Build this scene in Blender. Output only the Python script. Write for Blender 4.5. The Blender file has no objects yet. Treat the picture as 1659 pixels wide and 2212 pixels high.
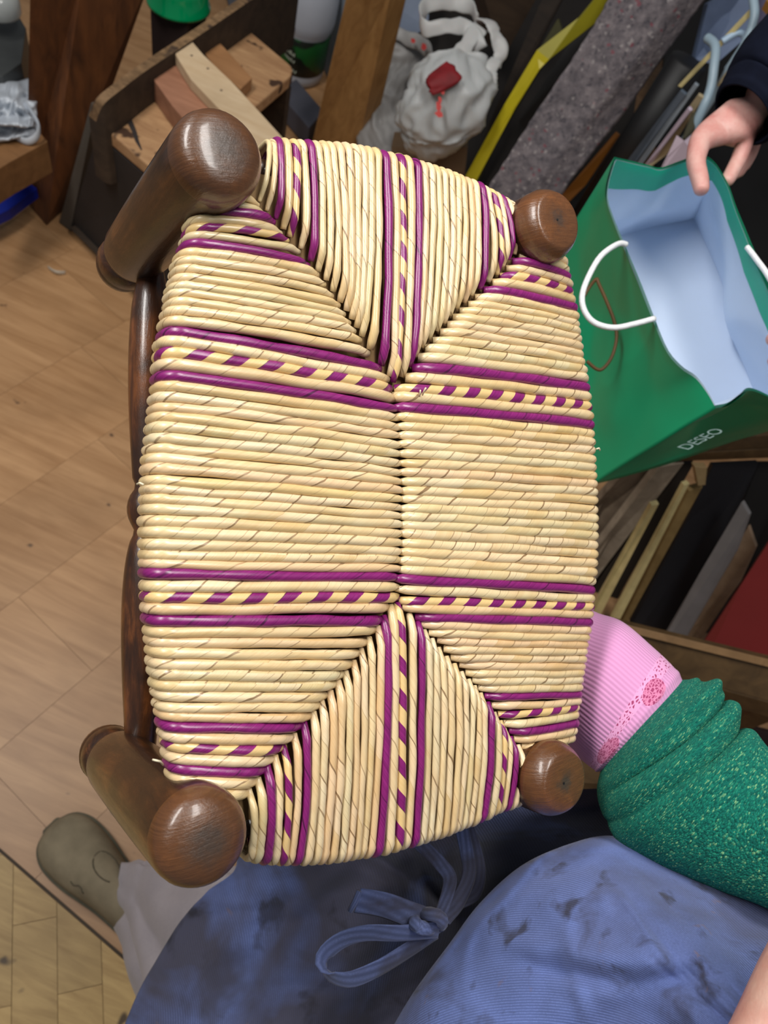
import bpy, bmesh, math, random
from mathutils import Vector, Matrix, noise
random.seed(7)
scene = bpy.context.scene
COL = scene.collection

# ------------------------------------------------------------------ camera
IW, IH, F = 1659., 2212., 1661.
CX, CY = IW/2, IH/2
CAM_H = 1.5
NADIR = (400., 2050.)
_n = Vector((NADIR[0]-CX, NADIR[1]-CY, F)).normalized()
_Z = -_n
_f = Vector((0, 0, 1))
_Y = (_f-_f.dot(_Z)*_Z).normalized()
_X = _Y.cross(_Z)
MW = Matrix((_X, _Y, _Z))            # camera coords (x right, y down, z forward) -> world
CAM = Vector((0, 0, CAM_H))

def ray(px, py): return MW @ Vector(((px-CX)/F, (py-CY)/F, 1.0))
def W(px, py, d): return CAM + ray(px, py)*d
def WZ(px, py, z=0.0):
    r = ray(px, py)
    return CAM + r*((z-CAM_H)/r.z)
def C2W(v): return CAM + MW @ Vector(v)
def dirW(v): return MW @ Vector(v)

cd = bpy.data.cameras.new('camera'); cam = bpy.data.objects.new('camera', cd); COL.objects.link(cam)
cd.sensor_fit = 'VERTICAL'; cd.sensor_height = 24.0; cd.lens = 24.0*F/IH
cd.clip_start = 0.02; cd.clip_end = 50
rx, ry, rz = dirW((1, 0, 0)), dirW((0, -1, 0)), dirW((0, 0, -1))
cam.matrix_world = Matrix(((rx.x, ry.x, rz.x, CAM.x), (rx.y, ry.y, rz.y, CAM.y), (rx.z, ry.z, rz.z, CAM.z), (0, 0, 0, 1)))
cd.dof.use_dof = True; cd.dof.focus_distance = 0.50; cd.dof.aperture_fstop = 7.0
scene.camera = cam

# ------------------------------------------------------------------ world, lights, exposure
wd = bpy.data.worlds.new('room_ambience'); scene.world = wd; wd.use_nodes = True
wd.node_tree.nodes['Background'].inputs[0].default_value = (0.85, 0.92, 1.0, 1)
wd.node_tree.nodes['Background'].inputs[1].default_value = 0.15

def area(name, loc, target, sx, sy, power, color):
    l = bpy.data.lights.new(name, 'AREA'); l.shape = 'RECTANGLE'; l.size = sx; l.size_y = sy
    l.energy = power; l.color = color
    o = bpy.data.objects.new(name, l); COL.objects.link(o); o.location = loc
    o.rotation_euler = (Vector(target)-Vector(loc)).to_track_quat('-Z', 'Y').to_euler()
    return o
area('ceiling_lamp_light', (0.25, 0.55, 2.55), (0.1, 0.4, 0), 1.2, 0.30, 25, (1.0, 0.97, 0.93))
area('ceiling_lamp_light', (-1.1, 0.25, 2.5), (0.0, 0.5, 0.6), 1.2, 0.30, 30, (1.0, 0.97, 0.93))
scene.view_settings.view_transform = 'Standard'
scene.view_settings.look = 'None'
scene.view_settings.exposure = 0.0
scene.view_settings.gamma = 1.0
scene.view_settings.use_curve_mapping = False

# ------------------------------------------------------------------ helpers
def s2l(c):
    c = c/255.
    return c/12.92 if c <= 0.04045 else ((c+0.055)/1.055)**2.4
def rgb(r, g, b): return (s2l(r), s2l(g), s2l(b), 1.0)

ORI = {}
def orig(o): return ORI[o.name] if o else Vector((0, 0, 0))
def tag(o, label=None, cat=None, group=None, kind=None):
    if label: o['label'] = label
    if cat: o['category'] = cat
    if group: o['group'] = group
    if kind: o['kind'] = kind
    return o
def thing(name, label, cat, loc, group=None):
    o = bpy.data.objects.new(name, None); COL.objects.link(o); o.location = loc
    o.empty_display_size = 0.05
    ORI[o.name] = Vector(loc)
    return tag(o, label, cat, group)
def mk(name, verts, faces, mat, parent=None, uvs=None, smooth=True, midx=None, bevel=0, sub=0, solid=0, recalc=True, origin=None):
    """one mesh object from world-space vertices"""
    vs = [Vector(v) for v in verts]
    if parent is not None: o0 = orig(parent)
    elif origin is not None: o0 = Vector(origin)
    else:
        lo = Vector((min(v.x for v in vs), min(v.y for v in vs), min(v.z for v in vs)))
        hi = Vector((max(v.x for v in vs), max(v.y for v in vs), max(v.z for v in vs)))
        o0 = Vector(((lo.x+hi.x)/2, (lo.y+hi.y)/2, lo.z))
    me = bpy.data.meshes.new(name)
    me.from_pydata([v-o0 for v in vs], [], faces)
    if uvs is not None:
        ul = me.uv_layers.new(name='UVMap')
        for li, l in enumerate(me.loops): ul.data[li].uv = uvs[l.vertex_index]
    mats = mat if isinstance(mat, (list, tuple)) else [mat]
    for m in mats: me.materials.append(m)
    if midx is not None:
        for p, i in zip(me.polygons, midx): p.material_index = i
    if recalc:
        bm = bmesh.new(); bm.from_mesh(me); bmesh.ops.recalc_face_normals(bm, faces=bm.faces); bm.to_mesh(me); bm.free()
    for p in me.polygons: p.use_smooth = smooth
    o = bpy.data.objects.new(name, me); COL.objects.link(o)
    if parent is not None: o.parent = parent
    else: o.location = o0
    ORI[o.name] = o0
    if solid:
        md = o.modifiers.new('solid', 'SOLIDIFY'); md.thickness = solid; md.offset = 0
    if bevel:
        md = o.modifiers.new('bevel', 'BEVEL'); md.width = bevel; md.segments = 2; md.limit_method = 'ANGLE'; md.angle_limit = math.radians(40)
        md.harden_normals = False
    if sub:
        md = o.modifiers.new('sub', 'SUBSURF'); md.levels = sub; md.render_levels = sub
    return o

def lerp(a, b, t): return a+(b-a)*t
def sstep(a, b, x):
    t = max(0, min(1, (x-a)/(b-a))); return t*t*(3-2*t)
def cr(pts, n):
    """catmull-rom resample of a list of Vectors / tuples to n points (uniform in parameter)"""
    P = [Vector(p) for p in pts]; m = len(P)-1; out = []
    for i in range(n):
        t = i/(n-1)*m; k = min(int(t), m-1); u = t-k
        p0, p1, p2, p3 = P[max(k-1, 0)], P[k], P[k+1], P[min(k+2, m)]
        out.append(0.5*((2*p1)+(p2-p0)*u+(2*p0-5*p1+4*p2-p3)*u*u+(3*p1-p0-3*p2+p3)*u**3))
    return out
def crf(vals, n): return [v.x for v in cr([(v, 0, 0) for v in vals], n)]
def nz(v, s=1.0): return noise.noise(Vector(v)*s)

def tube(path, radii, seg=10, flat=None, wdir=None, cap=True, lobes=0.0):
    """vertices/faces/uv of a tube; flat=(w,t) gives elliptical section with width along wdir"""
    n = len(path); V = []; UV = []; Fc = []
    ref = None; L = 0
    for i, p in enumerate(path):
        a = path[max(i-1, 0)]; b = path[min(i+1, n-1)]
        t = (Vector(b)-Vector(a)).normalized()
        if wdir is not None:
            wd_ = wdir[i] if isinstance(wdir, list) else wdir
            u = (Vector(wd_)-t*t.dot(Vector(wd_))).normalized()
        elif ref is None:
            u = t.orthogonal().normalized()
        else:
            u = (ref-t*t.dot(ref)).normalized()
        ref = u; w = t.cross(u)
        if i: L += (Vector(p)-Vector(path[i-1])).length
        r = radii[i] if isinstance(radii, (list, tuple)) else radii
        for k in range(seg+1):
            a_ = 2*math.pi*k/seg
            if flat: off = u*math.cos(a_)*r*flat[0]+w*math.sin(a_)*r*flat[1]
            else: off = (u*math.cos(a_)+w*math.sin(a_))*r*(1+lobes*math.cos(4*math.pi*(k/seg+L/0.0215)))
            V.append(Vector(p)+off); UV.append((L, k/seg))
    S = seg+1
    for i in range(n-1):
        for k in range(seg):
            Fc.append((i*S+k, i*S+k+1, (i+1)*S+k+1, (i+1)*S+k))
    if cap:
        for i in (0, n-1):
            c = len(V); V.append(Vector(path[i])); UV.append((UV[i*S][0], 0.5))
            for k in range(seg):
                Fc.append((c, i*S+k, i*S+k+1))
    return V, Fc, UV
def weld(o, d=1e-5):
    bm = bmesh.new(); bm.from_mesh(o.data); bmesh.ops.remove_doubles(bm, verts=bm.verts, dist=d)
    bmesh.ops.recalc_face_normals(bm, faces=bm.faces); bm.to_mesh(o.data); bm.free()
    for p in o.data.polygons: p.use_smooth = True
    return o
def lathe(p0, axis, prof, seg=36):
    """prof: list of (distance along axis, radius)"""
    ax = Vector(axis).normalized(); path = [Vector(p0)+ax*a for a, r in prof]
    u = ax.orthogonal().normalized(); w = ax.cross(u); V = []; Fc = []; UV = []
    for i, (a, r) in enumerate(prof):
        for k in range(seg):
            t = 2*math.pi*k/seg
            V.append(path[i]+(u*math.cos(t)+w*math.sin(t))*max(r, 1e-5)); UV.append((a, k/seg))
    for i in range(len(prof)-1):
        for k in range(seg):
            k2 = (k+1) % seg
            Fc.append((i*seg+k, i*seg+k2, (i+1)*seg+k2, (i+1)*seg+k))
    Fc.append(tuple(range(seg))); Fc.append(tuple((len(prof)-1)*seg+k for k in range(seg)))
    return V, Fc, UV
def prism(poly, ext):
    """closed prism: polygon of world points extruded by vector ext"""
    n = len(poly); e = Vector(ext)
    V = [Vector(p) for p in poly]+[Vector(p)+e for p in poly]
    Fc = [tuple(range(n)), tuple(range(2*n-1, n-1, -1))]
    for i in range(n):
        j = (i+1) % n; Fc.append((i, n+i, n+j, j))
    return V, Fc
def slab(pts, th):
    """board with a front face through pixel/depth points, thickness going away from the camera"""
    P = [W(*p) for p in pts]
    nrm = (P[1]-P[0]).cross(P[2]-P[0]).normalized()
    if nrm.dot(P[0]-CAM) < 0: nrm = -nrm
    return prism(P, nrm*th)
def grid(fn, nu, nv, close_u=False):
    V = []; UV = []; Fc = []
    for i in range(nu):
        for j in range(nv):
            u = i/(nu-1); v = j/(nv-1)
            V.append(fn(u, v)); UV.append((u, v))
    for i in range(nu-1):
        for j in range(nv-1):
            Fc.append((i*nv+j, (i+1)*nv+j, (i+1)*nv+j+1, i*nv+j+1))
    return V, Fc, UV
def loft(stations, nr, seg, disp=None, squash=1.0, flat=False):
    """tube through pixel stations ((Tx,Ty),(Bx,By),depth): outline edges on screen, round in depth"""
    T = cr([(s[0][0], s[0][1], s[2]) for s in stations], nr)
    B = cr([(s[1][0], s[1][1], s[2]) for s in stations], nr)
    V = []; UV = []; Fc = []
    for i in range(nr):
        a = W(*T[i]); b = W(*B[i]); c = (a+b)/2; h = (a-b)/2
        i0, i1 = max(i-1, 0), min(i+1, nr-1)
        ax = (W(*T[i1])+W(*B[i1])-W(*T[i0])-W(*B[i0])).normalized()
        v = h.cross(ax).normalized()*h.length*squash
        if v.dot(c-CAM) > 0: v = -v
        if flat: v = -(c-CAM).normalized()*h.length*squash
        for k in range(seg):
            t = 2*math.pi*k/seg
            d = 1.0+(disp(i/(nr-1), k/seg) if disp else 0)
            V.append(c+(h*math.cos(t)+v*math.sin(t))*d); UV.append((i/(nr-1), k/seg))
    for i in range(nr-1):
        for k in range(seg):
            k2 = (k+1) % seg
            Fc.append((i*seg+k, i*seg+k2, (i+1)*seg+k2, (i+1)*seg+k))
    return V, Fc, UV

# ------------------------------------------------------------------ material helpers
def nt(name):
    m = bpy.data.materials.new(name); m.use_nodes = True
    t = m.node_tree; b = t.nodes['Principled BSDF']
    return m, t, b
def N(t, typ, **kw):
    n = t.nodes.new(typ)
    for k, v in kw.items():
        if k in ('operation', 'blend_type', 'data_type', 'feature', 'wave_type', 'bands_direction', 'noise_dimensions', 'interpolation', 'distance'):
            setattr(n, k, v)
    return n
def mathn(t, op, a, b=None, c=None):
    n = t.nodes.new('ShaderNodeMath'); n.operation = op
    for i, x in enumerate((a, b, c)):
        if x is None: continue
        if isinstance(x, (int, float)): n.inputs[i].default_value = x
        else: t.links.new(x, n.inputs[i])
    return n.outputs[0]
def mixc(t, fac, a, b, mode='MIX'):
    n = t.nodes.new('ShaderNodeMix'); n.data_type = 'RGBA'; n.blend_type = mode
    if isinstance(fac, (int, float)): n.inputs[0].default_value = fac
    else: t.links.new(fac, n.inputs[0])
    for i, x in ((6, a), (7, b)):
        if isinstance(x, tuple): n.inputs[i].default_value = x
        else: t.links.new(x, n.inputs[i])
    return n.outputs[2]
def coords(t, kind='Object', scale=(1, 1, 1), rot=(0, 0, 0)):
    tc = t.nodes.new('ShaderNodeTexCoord'); mp = t.nodes.new('ShaderNodeMapping')
    mp.inputs['Scale'].default_value = scale; mp.inputs['Rotation'].default_value = rot
    t.links.new(tc.outputs[kind], mp.inputs[0]); return mp.outputs[0]
def noisen(t, vec, scale, detail=4, rough=0.55, dist=0.0):
    n = t.nodes.new('ShaderNodeTexNoise'); n.inputs['Scale'].default_value = scale
    n.inputs['Detail'].default_value = detail; n.inputs['Roughness'].default_value = rough; n.inputs['Distortion'].default_value = dist
    if vec is not None: t.links.new(vec, n.inputs['Vector'])
    return n.outputs['Fac']
def ramp(t, fac, stops):
    n = t.nodes.new('ShaderNodeValToRGB'); e = n.color_ramp.elements
    while len(e) < len(stops): e.new(0.5)
    for el, (p, c) in zip(e, stops):
        el.position = p; el.color = c if isinstance(c, tuple) else (c, c, c, 1)
    t.links.new(fac, n.inputs[0]); return n.outputs[0]
def bump(t, b, h, strength=0.3, dist=0.002):
    n = t.nodes.new('ShaderNodeBump'); n.inputs['Strength'].default_value = strength; n.inputs['Distance'].default_value = dist
    t.links.new(h, n.inputs['Height']); t.links.new(n.outputs[0], b.inputs['Normal'])
def objrand(t):
    return t.nodes.new('ShaderNodeObjectInfo').outputs['Random']

def plain(name, col, rough=0.6, var=0.12, scale=12, metal=0.0, bmp=0.0, spec=0.5, trans=0.0, alpha=1.0):
    m, t, b = nt(name)
    v = noisen(t, coords(t), scale, 5)
    dk = tuple(c*(1-var*2) for c in col[:3])+(1,)
    lt = tuple(min(1, c*(1+var)) for c in col[:3])+(1,)
    t.links.new(ramp(t, v, [(0.25, dk), (0.75, lt)]), b.inputs['Base Color'])
    b.inputs['Roughness'].default_value = rough; b.inputs['Metallic'].default_value = metal
    b.inputs['Specular IOR Level'].default_value = spec
    b.inputs['Transmission Weight'].default_value = trans; b.inputs['Alpha'].default_value = alpha
    if bmp: bump(t, b, v, bmp)
    return m
def wood(name, c1, c2, axis=(1, 8, 8), scale=6, rough=0.5, rot=(0, 0, 0), spec=0.4, stain=None, bmp=0.15, kind='Object', rnd=0.25, coat=0.0):
    m, t, b = nt(name)
    vec = coords(t, kind, axis, rot)
    va = t.nodes.new('ShaderNodeVectorMath'); va.operation = 'ADD'
    cmb = t.nodes.new('ShaderNodeCombineXYZ'); r = objrand(t)
    for i in range(3): t.links.new(mathn(t, 'MULTIPLY', r, 17.0+5*i), cmb.inputs[i])
    t.links.new(vec, va.inputs[0]); t.links.new(cmb.outputs[0], va.inputs[1]); vec = va.outputs[0]
    g = noisen(t, vec, scale, 6, 0.6, 0.6)
    col = ramp(t, g, [(0.3, c1), (0.7, c2)])
    blot = noisen(t, coords(t, kind), 4.0, 4)
    col = mixc(t, mathn(t, 'MULTIPLY', ramp(t, blot, [(0.45, 0.0), (0.75, 1.0)]), 0.45), col, tuple(c*0.55 for c in c1[:3])+(1,))
    if stain:
        sp = noisen(t, coords(t, kind), stain[1], 2, 0.4)
        col = mixc(t, ramp(t, sp, [(stain[2], 0.0), (stain[2]+0.05, 1.0)]), col, stain[0])
    br = mathn(t, 'ADD', mathn(t, 'MULTIPLY', r, rnd*2), 1-rnd)
    hs = t.nodes.new('ShaderNodeHueSaturation'); t.links.new(br, hs.inputs['Value']); t.links.new(col, hs.inputs['Color'])
    t.links.new(hs.outputs[0], b.inputs['Base Color'])
    b.inputs['Roughness'].default_value = rough; b.inputs['Specular IOR Level'].default_value = spec
    b.inputs['Coat Weight'].default_value = coat; b.inputs['Coat Roughness'].default_value = 0.25
    bump(t, b, g, bmp, 0.001)
    return m

# =================================================================== THE SETTING
A71 = math.radians(71); BD = Vector((math.cos(A71), math.sin(A71), 0)); BN = Vector((math.sin(A71), -math.cos(A71), 0))
m_board = wood('floorboard_oak', rgb(156, 115, 76), rgb(188, 146, 104), (1.2, 14, 1), 3.0, 0.42, (0, 0, -A71), stain=(rgb(84, 62, 46), 26, 0.74), rnd=0.07, bmp=0.05)
m_sub = plain('subfloor_dark', rgb(104, 78, 54), 0.9)
m_parq = wood('parquet_block_wood', rgb(160, 128, 78), rgb(196, 164, 108), (1.5, 12, 1), 5, 0.5, (0, 0, 0.6), stain=(rgb(80, 62, 40), 20, 0.68), rnd=0.15, bmp=0.05)
fl = mk('floor', *prism([(-2.6, -1.2, -0.012), (2.4, -1.2, -0.012), (2.4, 4.6, -0.012), (-2.6, 4.6, -0.012)], (0, 0, -0.05)), m_sub, smooth=False)
tag(fl, kind='structure')
edges = [-2.42, -2.2, -1.99, -1.78, -1.56, -1.348, -1.09, -0.867, -0.68, -0.47, -0.26, -0.05, 0.16, 0.37, 0.58, 0.79, 1.0, 1.21, 1.42]
tj = lambda px, py: WZ(px, py).dot(BD)
known = {6: [tj(235, 803)], 7: [tj(235, 970)], 8: [tj(110, 1360)], 5: [tj(70, 522)]}
for r in range(len(edges)-1):
    a, b_ = edges[r]+0.0003, edges[r+1]-0.0003
    js = known.get(r, [random.uniform(-0.4, 0.9)])
    start = js[0]-1.3*3
    k = 0
    while start+1.3*k < 4.4:
        t0 = start+1.3*k+0.0003; t1 = t0+1.3-0.0006; k += 1
        if t1 < -1.0: continue
        c = BN*((a+b_)/2)+BD*((t0+t1)/2)
        if c.x < -2.5 or c.x > 2.3 or c.y > 4.4 or c.y < -1.2: continue
        P = [BN*a+BD*t0, BN*b_+BD*t0, BN*b_+BD*t1, BN*a+BD*t1]
        h = random.uniform(-0.0003, 0.0)
        V, Fc = prism([p+Vector((0, 0, -0.0115)) for p in P], (0, 0, 0.0115+h))
        mk('floorboard', V, Fc, m_board, fl, smooth=False)
# patch of older parquet laid in the lower-left corner
def clip(poly, a, b, keep):
    out = []; nrm = Vector((-(b-a).y, (b-a).x, 0))
    if nrm.dot(keep-a) < 0: nrm = -nrm
    for i in range(len(poly)):
        p, q = poly[i], poly[(i+1) % len(poly)]
        dp, dq = nrm.dot(p-a), nrm.dot(q-a)
        if dp >= 0: out.append(p)
        if dp*dq < 0: out.append(p+(q-p)*(dp/(dp-dq)))
    return out
ga, gb = WZ(-30, 1806), WZ(330, 2118); keep = WZ(30, 2150)
gd = (gb-ga).normalized()
V, Fc = prism([ga-gd*0.6+Vector((0, 0, 0.0002)), gb+gd*0.5+Vector((0, 0, 0.0002)), gb+gd*0.5+(keep-ga).normalized()*0.008+Vector((0, 0, 0.0002)), ga-gd*0.6+(keep-ga).normalized()*0.008+Vector((0, 0, 0.0002))], (0, 0, 0.0022))
tag(mk('trim_1', V, Fc, plain('dark_gap_strip', rgb(70, 58, 46), 0.8), smooth=False), kind='structure')
pu = (WZ(26, 2200)-WZ(30, 1900)).normalized(); pv = Vector((-pu.y, pu.x, 0))
off = (keep-ga).normalized()*0.009
po = WZ(28, 2000)
for i in range(-9, 9):
    for j in range(-4, 5):
        u0 = j*0.22+(0.11 if i % 2 else 0); w0 = i*0.066
        q = [po+pu*(u0+0.0004)+pv*(w0+0.0004), po+pu*(u0+0.2196)+pv*(w0+0.0004), po+pu*(u0+0.2196)+pv*(w0+0.0656), po+pu*(u0+0.0004)+pv*(w0+0.0656)]
        q = clip(q, ga+off, gb+off, keep)
        if len(q) < 3: continue
        V, Fc = prism([p+Vector((0, 0, 0.0003)) for p in q], (0, 0, 0.0028+random.uniform(0, 0.0006)))
        mk('parquet_block', V, Fc, m_parq, fl, smooth=False)

E1 = Vector((math.cos(math.radians(-20)), math.sin(math.radians(-20)), 0)); E2 = Vector((math.sin(math.radians(20)), math.cos(math.radians(20)), 0))
m_wall = plain('wall_plaster', rgb(150, 152, 156), 0.85, 0.08, 5, bmp=0.1)
tag(mk('wall_back', *prism([(-2.6, 3.7, -.05), (2.4, 3.7, -.05), (2.4, 3.7, 2.6), (-2.6, 3.7, 2.6)], (0, .1, 0)), m_wall, smooth=False), kind='structure')

# =================================================================== THE STOOL
LEGD = Vector((NADIR[0]*0-1086, 72, 1661)).normalized()       # leg direction, camera coords, pointing to the feet
SC = 0.416
DW = dirW(LEGD)                                              # same in world
def SP(px, py, h=0.0):
    """point over the seat plane, h metres above it (towards the viewer's side)"""
    p = Vector(((px-CX)/F, (py-CY)/F, 1.0))
    return C2W(p*((SC-h)/LEGD.dot(p)))

def straw_mat(name, kind):
    m, t, b = nt(name)
    uv = t.nodes.new('ShaderNodeUVMap').outputs[0]
    sep = t.nodes.new('ShaderNodeSeparateXYZ'); t.links.new(uv, sep.inputs[0])
    u, v = sep.outputs[0], sep.outputs[1]
    r = objrand(t)
    r2 = mathn(t, 'FRACT', mathn(t, 'MULTIPLY', r, 57.3))
    pitch = 0.0215 if kind == 'mix' else mathn(t, 'ADD', 0.014, mathn(t, 'MULTIPLY', r2, 0.020))
    h = mathn(t, 'ADD', mathn(t, 'DIVIDE', u, pitch), v)
    h = mathn(t, 'ADD', h, r)
    wob = noisen(t, None, 60, 2); 
    cmb = t.nodes.new('ShaderNodeCombineXYZ')
    t.links.new(mathn(t, 'MULTIPLY', h, 1.0), cmb.inputs[0]); t.links.new(mathn(t, 'MULTIPLY', u, 40.0), cmb.inputs[1]); t.links.new(mathn(t, 'MULTIPLY', r, 91), cmb.inputs[2])
    # fibres run almost along the strand, a little with the twist
    fb = t.nodes.new('ShaderNodeCombineXYZ')
    t.links.new(mathn(t, 'MULTIPLY', u, 9.0), fb.inputs[0]); t.links.new(mathn(t, 'MULTIPLY', h, 14.0), fb.inputs[1]); t.links.new(mathn(t, 'MULTIPLY', r, 53), fb.inputs[2])
    fib = noisen(t, fb.outputs[0], 1.6, 5, 0.65)
    blot = noisen(t, cmb.outputs[0], 0.8, 3)
    hb = mathn(t, 'ADD', h, mathn(t, 'MULTIPLY', blot, 0.55))
    fr = mathn(t, 'FRACT', hb)
    wn = t.nodes.new('ShaderNodeTexWhiteNoise'); wn.noise_dimensions = '2D'
    cw = t.nodes.new('ShaderNodeCombineXYZ'); t.links.new(mathn(t, 'FLOOR', hb), cw.inputs[0]); t.links.new(mathn(t, 'MULTIPLY', r, 311), cw.inputs[1]); t.links.new(cw.outputs[0], wn.inputs[0])
    wv_ = wn.outputs['Value']
    line = mathn(t, 'MULTIPLY', mathn(t, 'LESS_THAN', fr, mathn(t, 'ADD', 0.02, mathn(t, 'MULTIPLY', wv_, 0.05))), mathn(t, 'ADD', 0.25, mathn(t, 'MULTIPLY', wv_, 0.9)))
    l2 = mathn(t, 'MULTIPLY', mathn(t, 'LESS_THAN', mathn(t, 'FRACT', mathn(t, 'ADD', mathn(t, 'MULTIPLY', hb, 1.0), mathn(t, 'ADD', 0.3, mathn(t, 'MULTIPLY', wv_, 0.4)))), 0.022), mathn(t, 'GREATER_THAN', wv_, 0.45))
    line = mathn(t, 'MAXIMUM', line, mathn(t, 'MULTIPLY', l2, 0.6))
    seg_tint = mathn(t, 'SUBTRACT', wv_, 0.5)
    if kind == 'straw':
        base = ramp(t, r, [(0.0, rgb(222, 194, 140)), (0.2, rgb(230, 206, 156)), (0.4, rgb(232, 204, 154)), (0.6, rgb(218, 202, 152)), (0.75, rgb(228, 190, 142)), (0.9, rgb(222, 206, 162)), (1.0, rgb(230, 202, 140))])
        base = mixc(t, mathn(t, 'MULTIPLY', ramp(t, blot, [(0.4, 0.0), (0.72, 1.0)]), 0.5), base, rgb(212, 172, 114))
        base = mixc(t, mathn(t, 'MULTIPLY', ramp(t, fib, [(0.42, 0.0), (0.7, 1.0)]), 0.35), base, rgb(190, 150, 96))
        hs = t.nodes.new('ShaderNodeHueSaturation'); t.links.new(base, hs.inputs['Color'])
        t.links.new(mathn(t, 'ADD', 1.0, mathn(t, 'MULTIPLY', seg_tint, 0.13)), hs.inputs['Value'])
        t.links.new(mathn(t, 'ADD', 0.93, mathn(t, 'MULTIPLY', seg_tint, -0.18)), hs.inputs['Saturation'])
        base = hs.outputs[0]
        lc = rgb(112, 78, 40)
    else:
        base = mixc(t, ramp(t, fib, [(0.35, 0.0), (0.7, 1.0)]), rgb(108, 14, 84), rgb(152, 38, 122))
        base = mixc(t, mathn(t, 'MULTIPLY', blot, 0.45), base, rgb(118, 24, 104))
        lc = rgb(58, 8, 50)
        if kind == 'mix':
            st = mathn(t, 'FRACT', mathn(t, 'ADD', h, mathn(t, 'MULTIPLY', blot, 0.10)))
            msk = mathn(t, 'GREATER_THAN', st, 0.47)
            base = mixc(t, msk, base, mixc(t, fib, rgb(232, 204, 148), rgb(214, 176, 112)))
            line = mathn(t, 'LESS_THAN', mathn(t, 'ABSOLUTE', mathn(t, 'SUBTRACT', st, 0.47)), 0.018)
    col = mixc(t, mathn(t, 'MULTIPLY', line, 0.72), base, lc)
    t.links.new(col, b.inputs['Base Color'])
    b.inputs['Roughness'].default_value = 0.34; b.inputs['Specular IOR Level'].default_value = 0.6
    b.inputs['Coat Weight'].default_value = 0.25; b.inputs['Coat Roughness'].default_value = 0.22
    hh = mathn(t, 'SUBTRACT', mathn(t, 'MULTIPLY', fib, 0.35), line)
    bump(t, b, hh, 0.35, 0.0006)
    return m
M_STRAW, M_MAG, M_MIX = straw_mat('golden_straw', 'straw'), straw_mat('magenta_dyed_straw', 'mag'), straw_mat('striped_twisted_straw', 'mix')

def dark_wood(name, tone=1.0, rough=0.3, axis=None, worn=0.0):
    """old polished turned wood; grain stretched along the turning axis; worn>0 darkens and greys the end grain (UV = offset from the axis)"""
    m, t, b = nt(name)
    vec0 = coords(t, 'Object', (1, 1, 1))
    vec = vec0
    if axis is not None:
        e = Vector(axis).to_track_quat('Z', 'Y').inverted().to_euler()
        mp = t.nodes.new('ShaderNodeMapping'); mp.inputs['Rotation'].default_value = e
        t.links.new(vec0, mp.inputs[0])
        mp2 = t.nodes.new('ShaderNodeMapping'); mp2.inputs['Scale'].default_value = (1, 1, .16); t.links.new(mp.outputs[0], mp2.inputs[0]); vec = mp2.outputs[0]
    g = noisen(t, vec, 70, 8, 0.7, 0.5)
    big = noisen(t, vec0, 26, 4)
    c = lambda r, g_, b_: rgb(r*tone, g_*tone, b_*tone)
    col = ramp(t, g, [(0.32, c(34, 20, 12)), (0.5, c(68, 39, 21)), (0.7, c(118, 70, 36))])
    col = mixc(t, ramp(t, big, [(0.42, 0.0), (0.62, 0.8)]), col, c(40, 25, 17))
    rg = mathn(t, 'ADD', mathn(t, 'MULTIPLY', g, -0.3), rough+0.2)
    fine = noisen(t, vec, 260, 5, 0.75)
    if worn:
        uv = t.nodes.new('ShaderNodeUVMap').outputs[0]
        ln = t.nodes.new('ShaderNodeVectorMath'); ln.operation = 'LENGTH'; t.links.new(uv, ln.inputs[0])
        d = mathn(t, 'ADD', ln.outputs['Value'], mathn(t, 'MULTIPLY', mathn(t, 'SUBTRACT', noisen(t, vec0, 130, 5, 0.7), 0.5), 0.020))
        face = ramp(t, ln.outputs['Value'], [(0.0, 1.0), (0.027, 1.0), (0.032, 0.0)])
        scr = t.nodes.new('ShaderNodeMapping'); scr.inputs['Scale'].default_value = (60, 700, 1); scr.inputs['Rotation'].default_value = (0, 0, 0.6); t.links.new(uv, scr.inputs[0])
        sc = noisen(t, scr.outputs[0], 1.0, 4, 0.7)
        lite = mixc(t, sc, c(66, 38, 22), c(150, 98, 56))
        col = mixc(t, mathn(t, 'MULTIPLY', face, 0.55), col, lite)
        k = ramp(t, d, [(worn*.35, 1.0), (worn*1.25, 0.0)])
        col = mixc(t, mathn(t, 'MULTIPLY', k, 0.85), col, mixc(t, sc, rgb(24, 20, 18), rgb(84, 70, 60)))
        rg = mathn(t, 'ADD', rg, mathn(t, 'MULTIPLY', k, 0.05))
        fine = mathn(t, 'ADD', fine, mathn(t, 'MULTIPLY', mathn(t, 'MULTIPLY', sc, face), 1.2))
    t.links.new(col, b.inputs['Base Color']); t.links.new(rg, b.inputs['Roughness'])
    b.inputs['Specular IOR Level'].default_value = 0.55
    b.inputs['Coat Weight'].default_value = 0.45; b.inputs['Coat Roughness'].default_value = 0.14
    bump(t, b, mathn(t, 'ADD', mathn(t, 'MULTIPLY', g, 0.7), mathn(t, 'MULTIPLY', fine, 0.7)), 0.42, 0.0011)
    return m
M_POSTS = [dark_wood('worn_dark_walnut', .88, 0.26, DW, 0.014), dark_wood('worn_dark_walnut_charred', .95, 0.26, DW, 0.012), dark_wood('polished_dark_walnut', 1.02, 0.22, DW, 0.007), dark_wood('polished_dark_walnut_scratched', 1.0, 0.24, DW, 0.007)]

stool = thing('rush_stool', 'small stool with dark turned legs and a magenta striped straw seat', 'stool',
              W(829, 1106, 0.52)+DW*0.22)

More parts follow.
